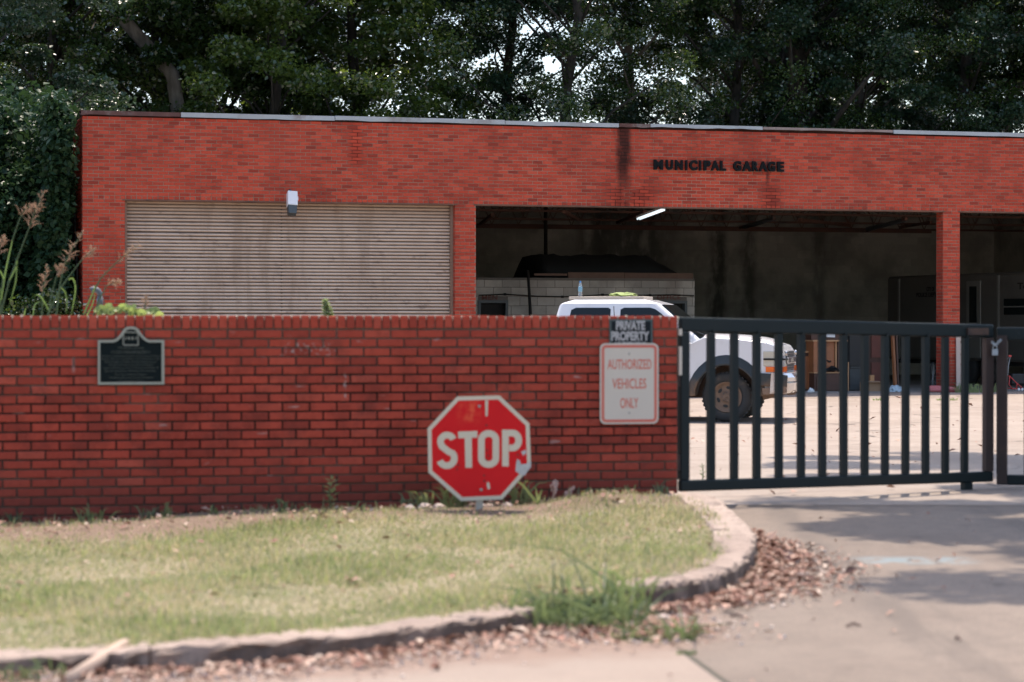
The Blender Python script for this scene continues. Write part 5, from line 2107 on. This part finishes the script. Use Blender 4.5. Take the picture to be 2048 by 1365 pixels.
def bush_mesh(seed, w, h, n, per, size, leaf):
    r = np.random.default_rng(seed)
    cen = np.stack([r.uniform(-w, w, n), r.uniform(-w * .7, w * .7, n), h * r.random(n) ** .8], 1)
    cen[:, 0] *= np.clip(1.2 - .55 * cen[:, 2] / h, .3, 1)
    spr = np.full((n, 3), .45) * r.uniform(.7, 1.3, (n, 1))
    V, F, tone = leaves(cen, spr, np.full(n, per), size, r, .5)
    st = MB()
    for k in range(7):
        a = r.uniform(0, 6.28)
        st.tube([(0, 0, 0), (math.cos(a) * w * .3, math.sin(a) * w * .3, h * .4), (math.cos(a) * w * .6, math.sin(a) * w * .6, h * .85)], [.05, .03, .01], 6)
    return np_mesh('foliage', V, F, leaf, tone), st.mesh('stems', M['bark'], smooth=True, fix=False)


M['leaf_shade'] = leaf_mat('bush_leaf', (.012, .034, .018), (.026, .052, .022), .10, (.08, .16, .05), .4, .12)
b1 = bush_mesh(201, 1.7, 5.2, 150, 180, .13, M['leaf_shade'])
b2 = bush_mesh(202, 1.3, 3.6, 90, 150, .14, M['leaf'])
for px, Y, ms, rz, sc, lab in ((45, 46.6, b1, .4, .9, 'tall dark bush hugging the left corner of the garage'), (-10, 50, b1, 2.2, 1.2, 'high dark thicket left of the garage behind the reeds'),
                               (-90, 47, b1, 4.1, 1.1, 'dark thicket at the left edge of the yard'), (85, 44.6, b2, 1.0, .55, 'low bush with pale glinting leaves left of the pier'),
                               (20, 54, b1, 3.2, 1.2, 'climbing thicket along the end wall of the garage'), (-30, 60, b1, 5.0, 1.35, 'rear thicket behind the end wall of the garage')):
    o = thing('bush', lab, 'bush', (behind(px, Y)[0], Y, gz(0, min(Y, 50)) - .05), rz, 'bushes left of the garage')
    o.scale = (sc, sc, sc)
    put('foliage', ms[0], o)
    put('stems', ms[1], o)
# creeper that covers the end wall of the garage
cr = thing('creeper', 'dark creeper covering the left end wall of the garage', 'creeper', gworld(G_L, 0, FL), GTH)
r_ = np.random.default_rng(211)
n = 420
dd = 16 * r_.random(n) ** 2.2
cen = np.stack([-.30 - .35 * r_.random(n), -.02 + dd, 5.6 * r_.random(n)], 1)
cen[:, 0] -= .35 * np.clip(1 - cen[:, 2] / 4, 0, 1)
cen[:, 1] = np.maximum(cen[:, 1], .05)
V, F, tone = leaves(cen, np.stack([np.full(n, .26), np.full(n, .45), np.full(n, .4)], 1) * r_.uniform(.7, 1.2, (n, 1)), np.full(n, 120), .12, r_, .6)
V[:, 0] = np.minimum(V[:, 0], -.02 - .03 * r_.random(len(V)))
put('foliage', np_mesh('foliage', V, F, M['leaf_shade'], tone), cr)
for k in range(14):
    y0 = 15 * r_.random() ** 1.4 + .3
    MB().tube([(-.05, y0, 0), (-.06, y0 + r_.normal(0, .3), 2.4), (-.05, y0 + r_.normal(0, .5), 5.2)], [.03, .02, .008], 5).build('stem', M['bark'], cr)
# far wood that closes the view low between the trunks
r_ = np.random.default_rng(77)
n = 420
cen = np.stack([r_.uniform(-34, 34, n), r_.uniform(96, 104, n), r_.uniform(.5, 7.2, n)], 1)
V, F, tone = leaves(cen, np.full((n, 3), 1.2), np.full(n, 75), .34, r_)
tag(put('undergrowth', np_mesh('undergrowth', V, F, M['leaf_cool'], tone)), kind='stuff')

# big tree beyond the right edge of the photo: its crown shades the drive and the yard
T_OVER = tree_meshes(131, 15, 7.2, 4.9, 84, 620, .16, M['leaf_light'], M['bark'], .27, -.02, .3, .72)
tree('shade_tree', 'spreading tree just outside the right edge that shades the driveway', (6.9, 20.6, 0.1), T_OVER, 1.2, 1.0, None)
tree('shade_tree', 'spreading tree outside the right edge that shades the yard', (7.9, 29.2, 0.05), T_OVER, 4.4, 1.12, None)

# ------------------------------------------------------------------ tall grass behind the wall
M['stalk'] = leaf_mat('green_stalk', (.07, .12, .055), (.10, .15, .065), .2, (.16, .24, .08), .5, .3)
M['seed'] = leaf_mat('tan_seed_head', (.36, .26, .18), (.55, .42, .31), .4, (.6, .45, .32), .7, .2)
M['blade'] = leaf_mat('reed_blade', (.08, .14, .05), (.13, .20, .06), .35, (.22, .34, .08), .45, .35)


def ribbon(mb, pts, w0, r, mat=0):
    """tapering folded blade along points"""
    pts = [Vector(p) for p in pts]
    n = len(pts)
    vs, fs = [], []
    for i, p in enumerate(pts):
        d = (pts[min(i + 1, n - 1)] - pts[max(i - 1, 0)]).normalized()
        s = d.cross(Vector((.25, 1, .1))).normalized()
        t = i / (n - 1)
        w = w0 * (math.sin(math.pi * min(1, .25 + .75 * t)) ** .8) * (1 if t < 1 else .05)
        vs += [p - s * w, p + Vector((0, .3 * w, -.3 * w)), p + s * w]
    for i in range(n - 1):
        for k in (0, 1):
            fs.append((i * 3 + k, (i + 1) * 3 + k, (i + 1) * 3 + k + 1, i * 3 + k + 1))
    mb.add(vs, fs, mat, float(r.random()))


def reed(label, pix, Y, seed_from, blades, seed):
    r = np.random.default_rng(seed)
    P = [W(px, py, Y) for px, py in pix]
    root = Vector((P[0].x - (P[1].x - P[0].x) * .6, Y, gz(0, Y)))
    t = thing('tall_grass', label, 'tall grass', root, 0, 'seeding tall grass behind the brick wall')
    L = [p - root for p in P]
    pts = [Vector((0, 0, 0))] + L
    st = MB()
    rad = [.011 * (1 - .75 * i / (len(pts) - 1)) for i in range(len(pts))]
    st.tube(pts, rad, 6)
    st.build('stem', M['stalk'], t, smooth=True)
    sd = MB()
    top = L[-1]
    if seed_from is not None:
        base = L[seed_from]
        axis = top - base
        for k in range(26):
            f = r.random() ** .8
            p = base + axis * f
            ln = (.14 - .09 * f) * r.uniform(.5, 1.15)
            a = r.uniform(0, 6.28)
            d = (axis.normalized() * .75 + Vector((math.cos(a), math.sin(a) * .6, r.normal(-.1, .3))) * .7).normalized()
            q_ = p + d * ln * .6
            e_ = q_ + (d + Vector((0, 0, -.45))) * ln * .4
            sd.tube([p, q_, e_], [.0015, .0024, .001], 4, cap=False, tone=float(r.random()))
            for _ in range(3):
                g = p.lerp(q_, r.uniform(.3, 1))
                sd.box(g + Vector(r.normal(0, .006, 3)), (.0045, .0045, .011), (r.uniform(-1, 1), r.uniform(-1, 1), 0), tone=float(r.random()))
        sd.build('seed_head', M['seed'], t)
    for bl_ in blades:
        bb = MB()
        pts_ = [W(px, py, Y - .05) - root for px, py in bl_]
        ribbon(bb, [tuple(p) for p in smooth3(pts_)], .0065, r)
        bb.build('blade', M['blade'], t)


def smooth3(P, n=4):
    out = []
    for i in range(len(P) - 1):
        p0, p1, p2, p3 = P[max(i - 1, 0)], P[i], P[i + 1], P[min(i + 2, len(P) - 1)]
        for k in range(n):
            t = k / n
            out.append(.5 * ((2 * p1) + (p2 - p0) * t + (2 * p0 - 5 * p1 + 4 * p2 - p3) * t * t + (3 * p1 - p0 - 3 * p2 + p3) * t ** 3))
    out.append(P[-1])
    return out


reed('reed with drooping seed head, second from the left edge', [(-2, 640), (6, 560), (15, 525), (25, 481), (40, 437), (54, 416), (66, 410)], 21.0, 4, [[(3, 600), (12, 540), (22, 495), (25, 480)], [(8, 560), (2, 545), (-8, 535)]], 1)
reed('tallest reed with the largest seed head', [(1, 630), (19, 561), (34, 521), (57, 460), (70, 424), (88, 384)], 20.8, 3, [[(34, 521), (32, 560), (26, 585), (18, 612)], [(19, 561), (30, 540), (36, 524)]], 2)
reed('short reed with a narrow upright seed head', [(97, 632), (103, 590), (112, 557), (122, 532)], 20.9, 2, [[(97, 620), (86, 600), (76, 590), (68, 594)]], 3)
reed('leaning reed whose seed head crosses the garage corner', [(93, 636), (108, 604), (122, 576), (137, 555), (160, 525), (188, 498)], 20.6, 4, [[(122, 576), (130, 585), (134, 605), (132, 630)], [(137, 560), (146, 558), (151, 578), (146, 612), (142, 632)]], 4)
reed('dim reed with a dense seed head before the dark bush', [(112, 640), (120, 570), (128, 532), (141, 505), (164, 466)], 21.6, 2, [], 5)
reed('thin leaning reed crossing the left pier and shutter', [(166, 634), (186, 585), (202, 557), (229, 529), (250, 511), (277, 490)], 21.2, 3, [[(168, 628), (180, 600), (190, 575), (189, 572)]], 6)
reed('reed at the left edge with a drooping brown head', [(-14, 640), (-10, 560), (-4, 510), (2, 482), (10, 474)], 21.0, 2, [[(-6, 620), (2, 590), (0, 575)]], 7)
reed('low reed with loose head beside the vent pipe', [(186, 636), (198, 600), (214, 572), (238, 563)], 21.8, 2, [[(172, 634), (184, 612), (191, 585)]], 8)
reed('dim low reed with a broad head left of the short reed', [(84, 640), (85, 590), (90, 560), (95, 532)], 22.0, 1, [[(48, 632), (52, 615)], [(66, 632), (70, 610), (82, 603)]], 9)
reed('reddish plume on a short stalk at the shutter edge', [(287, 640), (289, 622), (292, 598)], 20.4, 0, [], 10)
# vent pipe
PY = 22.2
p0 = W(200, 632, PY)
vp = thing('vent_pipe', 'grey gooseneck vent pipe standing behind the wall by the reeds', 'pipe', (p0.x, PY, gz(0, PY)))
M['pipe'] = plain('dull_grey_pvc', (.10, .12, .13), .45, var=.15, scale=6)
zz = [W(200, py, PY).z - gz(0, PY) for py in (632, 585)]
pr_ = .024
pts = [(0, 0, 0), (0, 0, zz[1] - .03)]
arc = [(-.055 + .055 * math.cos(a), 0, zz[1] - .03 + .058 * math.sin(a)) for a in np.linspace(0, math.pi * .68, 9)]
mbp = MB()
mbp.tube([(0, 0, 0), (0, 0, zz[1] - .03)], pr_, 14)
mbp.build('pipe_body', M['pipe'], vp, smooth=True)
MB().tube(arc, .026, 14).build('elbow', M['pipe'], vp, smooth=True)
MB().tube([(0, 0, zz[1] - .12), (0, 0, zz[1] - .05)], .030, 14).build('collar', M['pipe'], vp, smooth=True)
# round-leaved plant on the wall top line
M['squash'] = leaf_mat('round_leaf', (.16, .21, .07), (.26, .31, .12), .35, (.35, .45, .12), .4, .4)
for lab, px0, px1, pyt, n, seed in (('round leaved vine showing over the wall beside the vent pipe', 192, 268, 614, 17, 1), ('low vine leaves showing over the wall below the reddish plume', 262, 322, 622, 10, 2)):
    r = np.random.default_rng(seed + 300)
    c0 = W((px0 + px1) / 2, 632, 20.2)
    t = thing('vine_plant', lab, 'vine', (c0.x, 20.2, gz(0, 20.2)), 0, 'vines behind the wall')
    st, lf = MB(), MB()
    for k in range(n):
        px = px0 + (px1 - px0) * (k + .5) / n
        py = pyt + r.uniform(0, 14)
        p = W(px, py, 20.2 + r.uniform(-.1, .1)) - Vector(t.location)
        st.tube([(p.x * .4, 0, 0), (p.x * .8, p.y * .5, p.z * .6), tuple(p)], [.008, .006, .004], 5)
        R0 = r.uniform(.026, .045)
        nrm = Vector((r.normal(0, .5), -1, r.uniform(-.2, .9))).normalized()
        a_ = nrm.orthogonal().normalized()
        b_ = nrm.cross(a_)
        vs = [p + nrm * -.012] + [p + (a_ * math.cos(u) + b_ * math.sin(u)) * R0 * r.uniform(.85, 1.1) for u in np.linspace(0, 2 * math.pi, 11)[:-1]]
        lf.add(vs, [(0, 1 + k2, 1 + (k2 + 1) % 10) for k2 in range(10)], 0, float(r.random()))
    st.build('stems', M['stalk'], t)
    lf.build('leaves', M['squash'], t, fix=False)


def weed(name, label, loc, h, n, leaf_len, mat, seed, group=None, width=.5, cone=True):
    r = np.random.default_rng(seed)
    t = thing(name, label, 'weed', loc, r.uniform(0, 6), group)
    st = MB()
    st.tube([(0, 0, -.02), (r.normal(0, .01), r.normal(0, .01), h * .5), (r.normal(0, .02), r.normal(0, .02), h)], [.007, .005, .002], 5)
    st.build('stem', M['stalk'], t)
    lf = MB()
    for k in range(n):
        f = (k + .5) / n
        a = k * 2.4
        ll = leaf_len * ((1.15 - f * .8) if cone else (.6 + .6 * math.sin(3.1 * f))) * r.uniform(.8, 1.2)
        d = Vector((math.cos(a), math.sin(a), .75))
        d.normalize()
        p = Vector((0, 0, h * (.12 + .86 * f)))
        s = d.cross(Vector((0, 0, 1))).normalized() * ll * .24
        m_ = p + d * ll * .5
        e = p + d * ll + Vector((0, 0, -ll * .25))
        lf.add([p, m_ + s, e, m_ - s, m_ + Vector((0, 0, -.008))], [(0, 4, 1), (1, 4, 2), (2, 4, 3), (3, 4, 0)], 0, float(r.random()))
    lf.build('leaves', mat, t, fix=False)
    return t


M['weedpale'] = leaf_mat('pale_weed_leaf', (.18, .24, .10), (.27, .32, .16), .35, (.33, .40, .17), .5, .3)
p = W(655, 640, 20.8)
tt = thing('leafy_weed', 'pale green pointed weed peeking over the wall before the shutter', 'weed', (p.x, 20.8, gz(0, 20.8)))
r = np.random.default_rng(8)
top = W(647, 598, 20.8) - Vector(tt.location)
MB().tube([(.03, 0, 0), (top.x * .6 + .02, 0, top.z * .6), tuple(top)], [.01, .008, .003], 6).build('stem', M['stalk'], tt)
V, F, tone = leaves(np.array([[top.x * .9 + .012 + (i / 14) * .035, 0, top.z - .012 - i * .012] for i in range(15)]), np.array([[.012 + .0042 * i, .03, .012] for i in range(15)]), np.full(15, 26), .026, r, .3)
put('leaves', np_mesh('leaves', V, F, M['weedpale'], tone), tt)


def wall_foot(px, off):
    s = wall_s(px)
    x = s * math.cos(WTH) + off * math.sin(WTH)
    y = 18.3 + s * math.sin(WTH) - off * math.cos(WTH)
    return (x, y, lz(x, y))


weed('leafy_weed', 'pale broad leaved weed at the wall foot left of the stop sign', wall_foot(652, .28), .26, 18, .085, M['weedpale'], 21, None, .5, False)
M['dock'] = plain('pinkish_dry_flower', (.46, .32, .27), .8, var=.2, scale=30)
for px, off, h, lab in ((1088, .35, .15, 'pinkish dried dock stem, the taller of two right of the stop sign'), (1113, .33, .10, 'pinkish dried dock stem, the shorter bent one right of the stop sign')):
    l_ = wall_foot(px, off)
    t = thing('dock_stem', lab, 'weed', l_, 0, 'dried dock stems')
    st = MB()
    st.tube([(-.02, 0, 0), (0, 0, h * .5), (.012 if h > .12 else .05, 0, h)], [.006, .013, .011], 6)
    st.build('stem', M['dock'], t, smooth=True)
    fl_ = MB()
    for k in range(20):
        f = k / 20
        fl_.box((rng.normal(0, .012) + (.012 if h > .12 else .05) * f, rng.normal(0, .012), h * (.45 + .6 * f)), (.014, .014, .012), (rng.uniform(-1, 1), rng.uniform(-1, 1), 0))
    fl_.build('flower_head', M['dock'], t)

M['tuft'] = leaf_mat('weed_grass', (.13, .17, .07), (.23, .27, .12), .35, (.28, .34, .13), .5, .3)
M['tuft_dk'] = leaf_mat('lush_weed', (.055, .085, .04), (.19, .22, .12), .3, (.18, .24, .09), .45, .4)


def tuft(name, label, loc, h, n, spread, mat, seed, group, cat='grass tuft'):
    r = np.random.default_rng(seed)
    t = MB()
    for k in range(n):
        a = r.uniform(0, 6.28)
        rr = spread * math.sqrt(r.random())
        p = Vector((rr * math.cos(a), rr * math.sin(a) * .6, -.01))
        hh = h * r.uniform(.4, 1.1)
        if n > 200:
            hh = h * math.exp(r.normal(-.6, .55))
        le = Vector((r.normal(0, .3 if n < 200 else .65), r.normal(0, .3 if n < 200 else .65), 0)) * hh
        ribbon(t, [p, p + le * .3 + Vector((0, 0, hh * .5)), p + le * .8 + Vector((0, 0, hh * .85)), p + le * 1.5 + Vector((0, 0, hh * .92))], .0045 + .003 * r.random(), r)
    if n > 200:
        for k in range(n // 2):
            a = r.uniform(0, 6.28)
            rr = spread * 1.15 * math.sqrt(r.random())
            p = Vector((rr * math.cos(a), rr * math.sin(a) * .6, h * .55 * r.random() * (1.1 - rr / spread / 1.2)))
            ll = r.uniform(.02, .05)
            d = Vector((r.normal(0, 1), r.normal(0, 1), r.normal(.2, .5))).normalized() * ll
            s_ = d.cross(Vector((r.normal(0, .4), r.normal(0, .4), 1))).normalized() * ll * .33
            t.add([p, p + d * .5 + s_, p + d, p + d * .5 - s_], [(0, 1, 2), (0, 2, 3)], 0, float(r.random()))
    o = t.build(name, mat, loc=loc, fix=False)
    return tag(o, label, cat, group)


TUFTS = [(30, .15, .10, 12, 'at the far left of the wall foot'), (170, .22, .16, 14, 'below the left edge of the plaque, the taller of a pair'), (196, .20, .12, 10, 'below the left half of the plaque, the shorter of a pair'),
         (290, .22, .13, 12, 'below the right half of the plaque'), (325, .22, .14, 8, 'below the right edge of the plaque'), (420, .25, .08, 8, 'midway between plaque and chalk marks'),
         (560, .30, .12, 14, 'below the left end of the chalk marks'), (600, .30, .08, 10, 'below the chalk marks, left of the broad leaved weed'), (700, .30, .09, 10, 'just right of the broad leaved weed'),
         (800, .34, .16, 14, 'left of the stop sign, outermost of four'), (835, .35, .15, 18, 'left of the stop sign, second of four'), (880, .34, .20, 20, 'under the lower left edge of the stop sign'), (905, .36, .20, 20, 'beside the stop sign post on the left'),
         (1020, .3, .20, 20, 'under the lower right edge of the stop sign'), (1045, .34, .15, 16, 'right of the stop sign before the dock stems'), (1150, .30, .12, 12, 'right of the dock stems on the sandy berm'), (1200, .26, .14, 12, 'below the left edge of the white sign'),
         (1240, .24, .13, 12, 'below the middle of the white sign'), (1310, .20, .14, 14, 'in the corner between the wall end and the kerb')]
for k, (px, off, h, n, where) in enumerate(TUFTS):
    tuft('grass_tuft', 'wispy grass tuft ' + where, wall_foot(px, off), h, n, .06, M['tuft'] if k % 3 else M['tuft_dk'], 400 + k, 'grass tufts along the wall foot')
lb = wall_foot(1043, .55)
tl = MB()
for dx, dz, dw in ((-.28, .26, .009), (-.02, .14, .007), (.03, .12, .007)):
    ribbon(tl, [(0, 0, 0), (dx * .4, -.03, dz * .55), (dx, -.04, dz)], dw, rng)
o = tl.build('grass_tuft', M['tuft'], loc=lb, fix=False)
tag(o, 'long pale grass blade bent across the lower right of the stop sign', 'grass tuft')
w0 = (.33, 12.55, gz(0, 12.55))
tuft('weed_clump', 'lush green weed clump filling the gap between the two kerbs', (.30, 12.45, .05), .17, 330, .36, M['tuft_dk'], 501, None, 'weed clump')
tuft('weed_clump', 'lower weed clump spilling from the kerb gap onto the drive', (.70, 12.02, .0), .09, 260, .22, M['tuft_dk'], 502, None, 'weed clump')
tuft('weed_clump', 'pale grass spray standing at the broken end of the kerb', (.60, 12.95, .06), .26, 34, .14, M['tuft'], 503, None, 'weed clump')
tuft('weed_clump', 'green weeds growing at the bottom left below the kerb', (-2.2, 10.72, -.01), .13, 70, .26, M['tuft_dk'], 504, None, 'weed clump')
tuft('weed_clump', 'two small weeds in the pavement joint at the bottom edge', (.83, 11.5, .02), .035, 40, .05, M['tuft_dk'], 505, None, 'weed clump')
for px, w_, n, lab, sd in ((1935, .30, 130, 'sunlit grass clump at the foot of the right pier', 506), (1985, .2, 60, 'sunlit grass beside the mouth of the last bay', 507)):
    s = gsx(px, -.35)
    l_ = gworld(s, -.40, gz(0, 49.2))
    tuft('grass_clump', lab, l_, .22, n, w_, M['weedpale'], sd, None, 'grass clump')
p = W(1405, 960, 22.0)
weed('leafy_weed', 'small weed in the yard seen low through the first gap of the gate', (p.x, 22, gz(0, 22)), .16, 10, .07, M['tuft_dk'], 31)
for px, py, sd, lab in ((1880, 826, 1, 'tiny grass tuft in a yard crack left of the right pier'), (1905, 828, 2, 'tiny grass tuft in a yard crack straight before the right pier'), (1757, 818, 3, 'tiny grass tuft in a yard crack before the panelled door')):
    Y = 46.2
    tuft('grass_tuft', lab, (W(px, py, Y).x, Y, gz(0, Y)), .07, 24, .10, M['weedpale'], 520 + sd, 'grass tufts in the yard cracks')

# ------------------------------------------------------------------ lawn grass
def lawn_grass(seed, n, hmin, hmax, green):
    r = np.random.default_rng(seed)
    pts = []
    while len(pts) < n:
        x, y = r.uniform(-4.6, 1.6), r.uniform(10.0, 18.6)
        if not in_poly(x - .02, y + .05, LAWN_POLY):
            continue
        # thin where the soil is bare
        bare = (y - .21 * x) > (17.25 - 1.1 * min(max((-x - .8) / 2, 0), 1) * .62) + .25 * math.sin(x * 3.1) + r.normal(0, .22)
        if bare and r.random() < .86:
            continue
        g = math.sin(x * 1.9 + 1.3 * math.sin(y * 1.1)) * math.sin(y * 1.7 + x * .6)
        near_kerb = y - (11.9 + .42 * x) < .9
        if green and (g < .15 and not near_kerb) and r.random() < .6:
            continue
        pts.append((x, y, lz(x, y)))
    P = np.array(pts)
    n = len(P)
    hh = r.uniform(hmin, hmax, n) * .50 * np.exp(r.normal(0, .3, n)) * (1 + .5 * np.sin(P[:, 0] * 2.7 + 1.7 * np.sin(P[:, 1] * 2.1)))
    a = r.uniform(0, 6.28, n)
    lean = r.uniform(.15, .9, n) * hh
    d = np.stack([np.cos(a) * lean, np.sin(a) * lean, hh], 1)
    s = np.stack([-np.sin(a), np.cos(a), np.zeros(n)], 1) * (.0028 + .002 * r.random((n, 1)))
    mid = P + d * .5 + np.array([0, 0, 1]) * (hh * .14)[:, None]
    V = np.stack([P - s, P + s, mid - s * .8, mid + s * .8, P + d], 1).reshape(-1, 3)
    b_ = np.arange(n)[:, None] * 5
    F = np.concatenate([b_ + np.array([[0, 1, 3]]), b_ + np.array([[0, 3, 2]]), b_ + np.array([[2, 3, 4]])], 1).reshape(-1, 3)
    return V, F, np.repeat(r.random(n), 3)


M['grass_dry'] = leaf_mat('dry_grass', (.40, .34, .20), (.50, .43, .28), .3, (.48, .43, .24), .6, .25, ((.30, .30, .15), (.50, .38, .26)))
M['grass_green'] = leaf_mat('green_grass', (.19, .21, .09), (.28, .30, .14), .35, (.32, .37, .14), .5, .3, ((.13, .17, .06), (.30, .29, .14)))
V, F, tone = lawn_grass(601, 80000, .018, .055, False)
tag(put('dry_grass', np_mesh('dry_grass', V, F, M['grass_dry'], tone)), kind='stuff')
V, F, tone = lawn_grass(602, 42000, .022, .075, True)
tag(put('green_grass', np_mesh('green_grass', V, F, M['grass_green'], tone)), kind='stuff')

# ------------------------------------------------------------------ fallen leaves, stones, sticks
M['litter'] = None
b = NB('fallen_leaf')
M['litter'] = b.done(b.bsdf(b.ramp(b.tone(), [(0, (.13, .065, .045)), (.35, (.30, .145, .10)), (.7, (.40, .25, .185)), (1, (.52, .41, .33))]), .75))


def litter(name, fn, n, size, seed, mat):
    r = np.random.default_rng(seed)
    V, F, T = [], [], []
    for k in range(n):
        x, y = fn(r)
        z = max(gz(x, y), lz(x, y) if in_poly(x, y, LAWN_POLY) else -9) + r.uniform(.004, .030)
        s = size * math.exp(r.normal(-.15, .5))
        q_ = Euler((r.normal(0, .35), r.normal(0, .35), r.uniform(0, 6.28))).to_matrix()
        c = [(-s, 0, .0), (0, -s * .5, s * .25), (s, 0, .0), (0, s * .5, s * .25)]
        i = len(V)
        for p in c:
            v = q_ @ Vector(p)
            V.append((x + v.x, y + v.y, z + v.z + .006))
        F += [(i, i + 1, i + 2), (i, i + 2, i + 3)]
        t = r.random()
        T += [t, t]
    o = put(name, np_mesh(name, np.array(V), np.array(F), mat, np.array(T)))
    return tag(o, kind='stuff')


bend = smooth_line(KERB_BEND, 8)


def by_bend(r):
    t = r.beta(2.0, 1.7)
    p = bend[int(t * .72 * (len(bend) - 1))]
    wide = .08 + .42 * math.sin(math.pi * min(1, t * .95 + .05)) ** 1.2
    o = abs(r.normal(0, wide * .55)) + .02
    d = Vector((1, -.25, 0)).normalized()
    return p.x + d.x * o + r.normal(0, .03), p.y + d.y * o - .12 * r.random()


front_line = smooth_line(KERB_FRONT, 8)


def by_front(r):
    p = front_line[r.integers(len(front_line))]
    o = abs(r.normal(0, .21)) + .02
    return p.x + .35 * o + r.normal(0, .1), p.y - o


def on_lawn(r):
    while True:
        x, y = r.uniform(-4, 1.4), r.uniform(11, 18.3)
        if in_poly(x, y, LAWN_POLY) and r.random() < (.2 + .8 * ((y - .21 * x) > 17.0)):
            return x, y


def in_gap(r):
    return .55 + r.normal(0, .28), 12.35 + r.normal(0, .28)


litter('fallen_leaves', by_bend, 3700, .0175, 701, M['litter'])
litter('fallen_leaves', by_front, 2300, .0165, 702, M['litter'])
litter('fallen_leaves', in_gap, 1000, .019, 703, M['litter'])
litter('fallen_leaves', on_lawn, 1100, .018, 704, M['litter'])
litter('fallen_leaves', lambda r: (r.uniform(.6, 5), r.uniform(10.2, 18.5)), 60, .022, 705, M['litter'])
litter('fallen_leaves', lambda r: (r.uniform(1, 9), r.uniform(20, 48)), 260, .03, 706, M['litter'])
M['chip'] = plain('pale_stone', (.56, .46, .40), .85, var=.25, scale=30)


def stone(label, loc, s, seed, group=None):
    o = crumple('stone', loc, s, s * .7, s * .6, M['chip'], seed, seed)
    return tag(o, label, 'stone', group)


for k, (px, off, s) in enumerate(((830, .42, .07), (858, .42, .05), (940, .40, .05), (955, .42, .04), (990, .42, .04), (725, .38, .035), (800, .40, .06))):
    stone(('long pale rubble chunk left of the stop sign', 'pale rubble chunk just left of the stop sign, under its edge', 'pale rubble chunk left of the stop sign post', 'small pale rubble chunk touching the stop sign post', 'pale rubble chunk right of the stop sign post', 'lone pale rubble chunk right of the broad leaved weed', 'pale rubble chunk at the left end of the rubble row')[k], wall_foot(px, off), s, 800 + k, 'rubble along the wall foot')
pt = [(.66, 12.82, .05), (.72, 12.70, .03), (.80, 12.78, .045), (.90, 12.86, .03)]
for k, (x, y, s) in enumerate(pt):
    stone(('pale stone chip touching the broken end of the kerb', 'small pale stone chip nearest the camera below the kerb end', 'pale stone chip between two others below the kerb end', 'small pale stone chip farthest right below the kerb end')[k], (x, y, gz(x, y)), s, 820 + k, 'stone chips at the kerb end')
r = np.random.default_rng(9)
gv = MB()
for k in range(2600):
    q_ = r.random()
    if q_ < .55:
        x, y = by_front(r)
    elif q_ < .75:
        x, y = in_gap(r)
    else:
        x, y = by_bend(r)
    s = .004 + .012 * r.random() ** 2.5
    gv.box((x, y, gz(x, y) + s * .4), (s * 1.6, s * 1.2, s), (r.uniform(-.5, .5), r.uniform(-.5, .5), r.uniform(0, 3)), tone=float(r.random()))
tag(gv.build('gravel', M['chip']), kind='stuff')
tg = MB()
for k in range(150):
    x, y = by_front(r) if r.random() < .55 else by_bend(r)
    a, ln = r.uniform(0, 6.28), r.uniform(.03, .12)
    z = gz(x, y) + .02
    tg.tube([(x, y, z), (x + math.cos(a) * ln * .5, y + math.sin(a) * ln * .5, z + .012), (x + math.cos(a + .3) * ln, y + math.sin(a + .3) * ln, z)], [.003, .0028, .0015], 4)
tag(tg.build('fallen_twigs', plain('brown_twigs', (.13, .085, .06), .85, var=.4)), kind='stuff')
M['stick'] = plain('bleached_wood', (.42, .31, .24), .8, var=.2, scale=10)
p1, p0 = Vector((-1.79, 11.17, .125)), Vector((-1.95, 10.62, .03))
st = MB().tube([p0, p0.lerp(p1, .5) + Vector((.01, 0, .008)), p1], [.034, .030, .022], 8)
tag(st.build('stick', M['stick'], smooth=True), 'bleached stick leaning on the kerb at the bottom left', 'stick')
M['twig'] = plain('dark_twig', (.10, .06, .05), .85)
for lab, px, py, ln, a in (('dark curved twig lying on the drive below the leaf pile', 1478, 1238, .16, -.6), ('short dark twig on the drive at the lower right', 1917, 1283, .05, -.8), ('thin twig flat on the drive left of the short one', 1708, 1256, .08, .1)):
    h = 1.6 - .02
    Y = (h) * FPX / (py - HOR)
    Y = (1.6 - gz(0, Y)) * FPX / (py - HOR)
    p = W(px, py, Y)
    dx = Vector((math.cos(a), math.sin(a) * 2.5, 0)).normalized() * ln / 2
    z = gz(p.x, Y) + .008
    st = MB().tube([(p.x - dx.x, Y - dx.y, z), (p.x, Y + .01, z + .012), (p.x + dx.x, Y + dx.y, z)], [.006, .008, .004], 6)
    tag(st.build('twig', M['twig']), lab, 'twig', 'twigs on the drive')
print('triangles', sum(len(o.data.polygons) for o in SC.objects if o.type == 'MESH'))
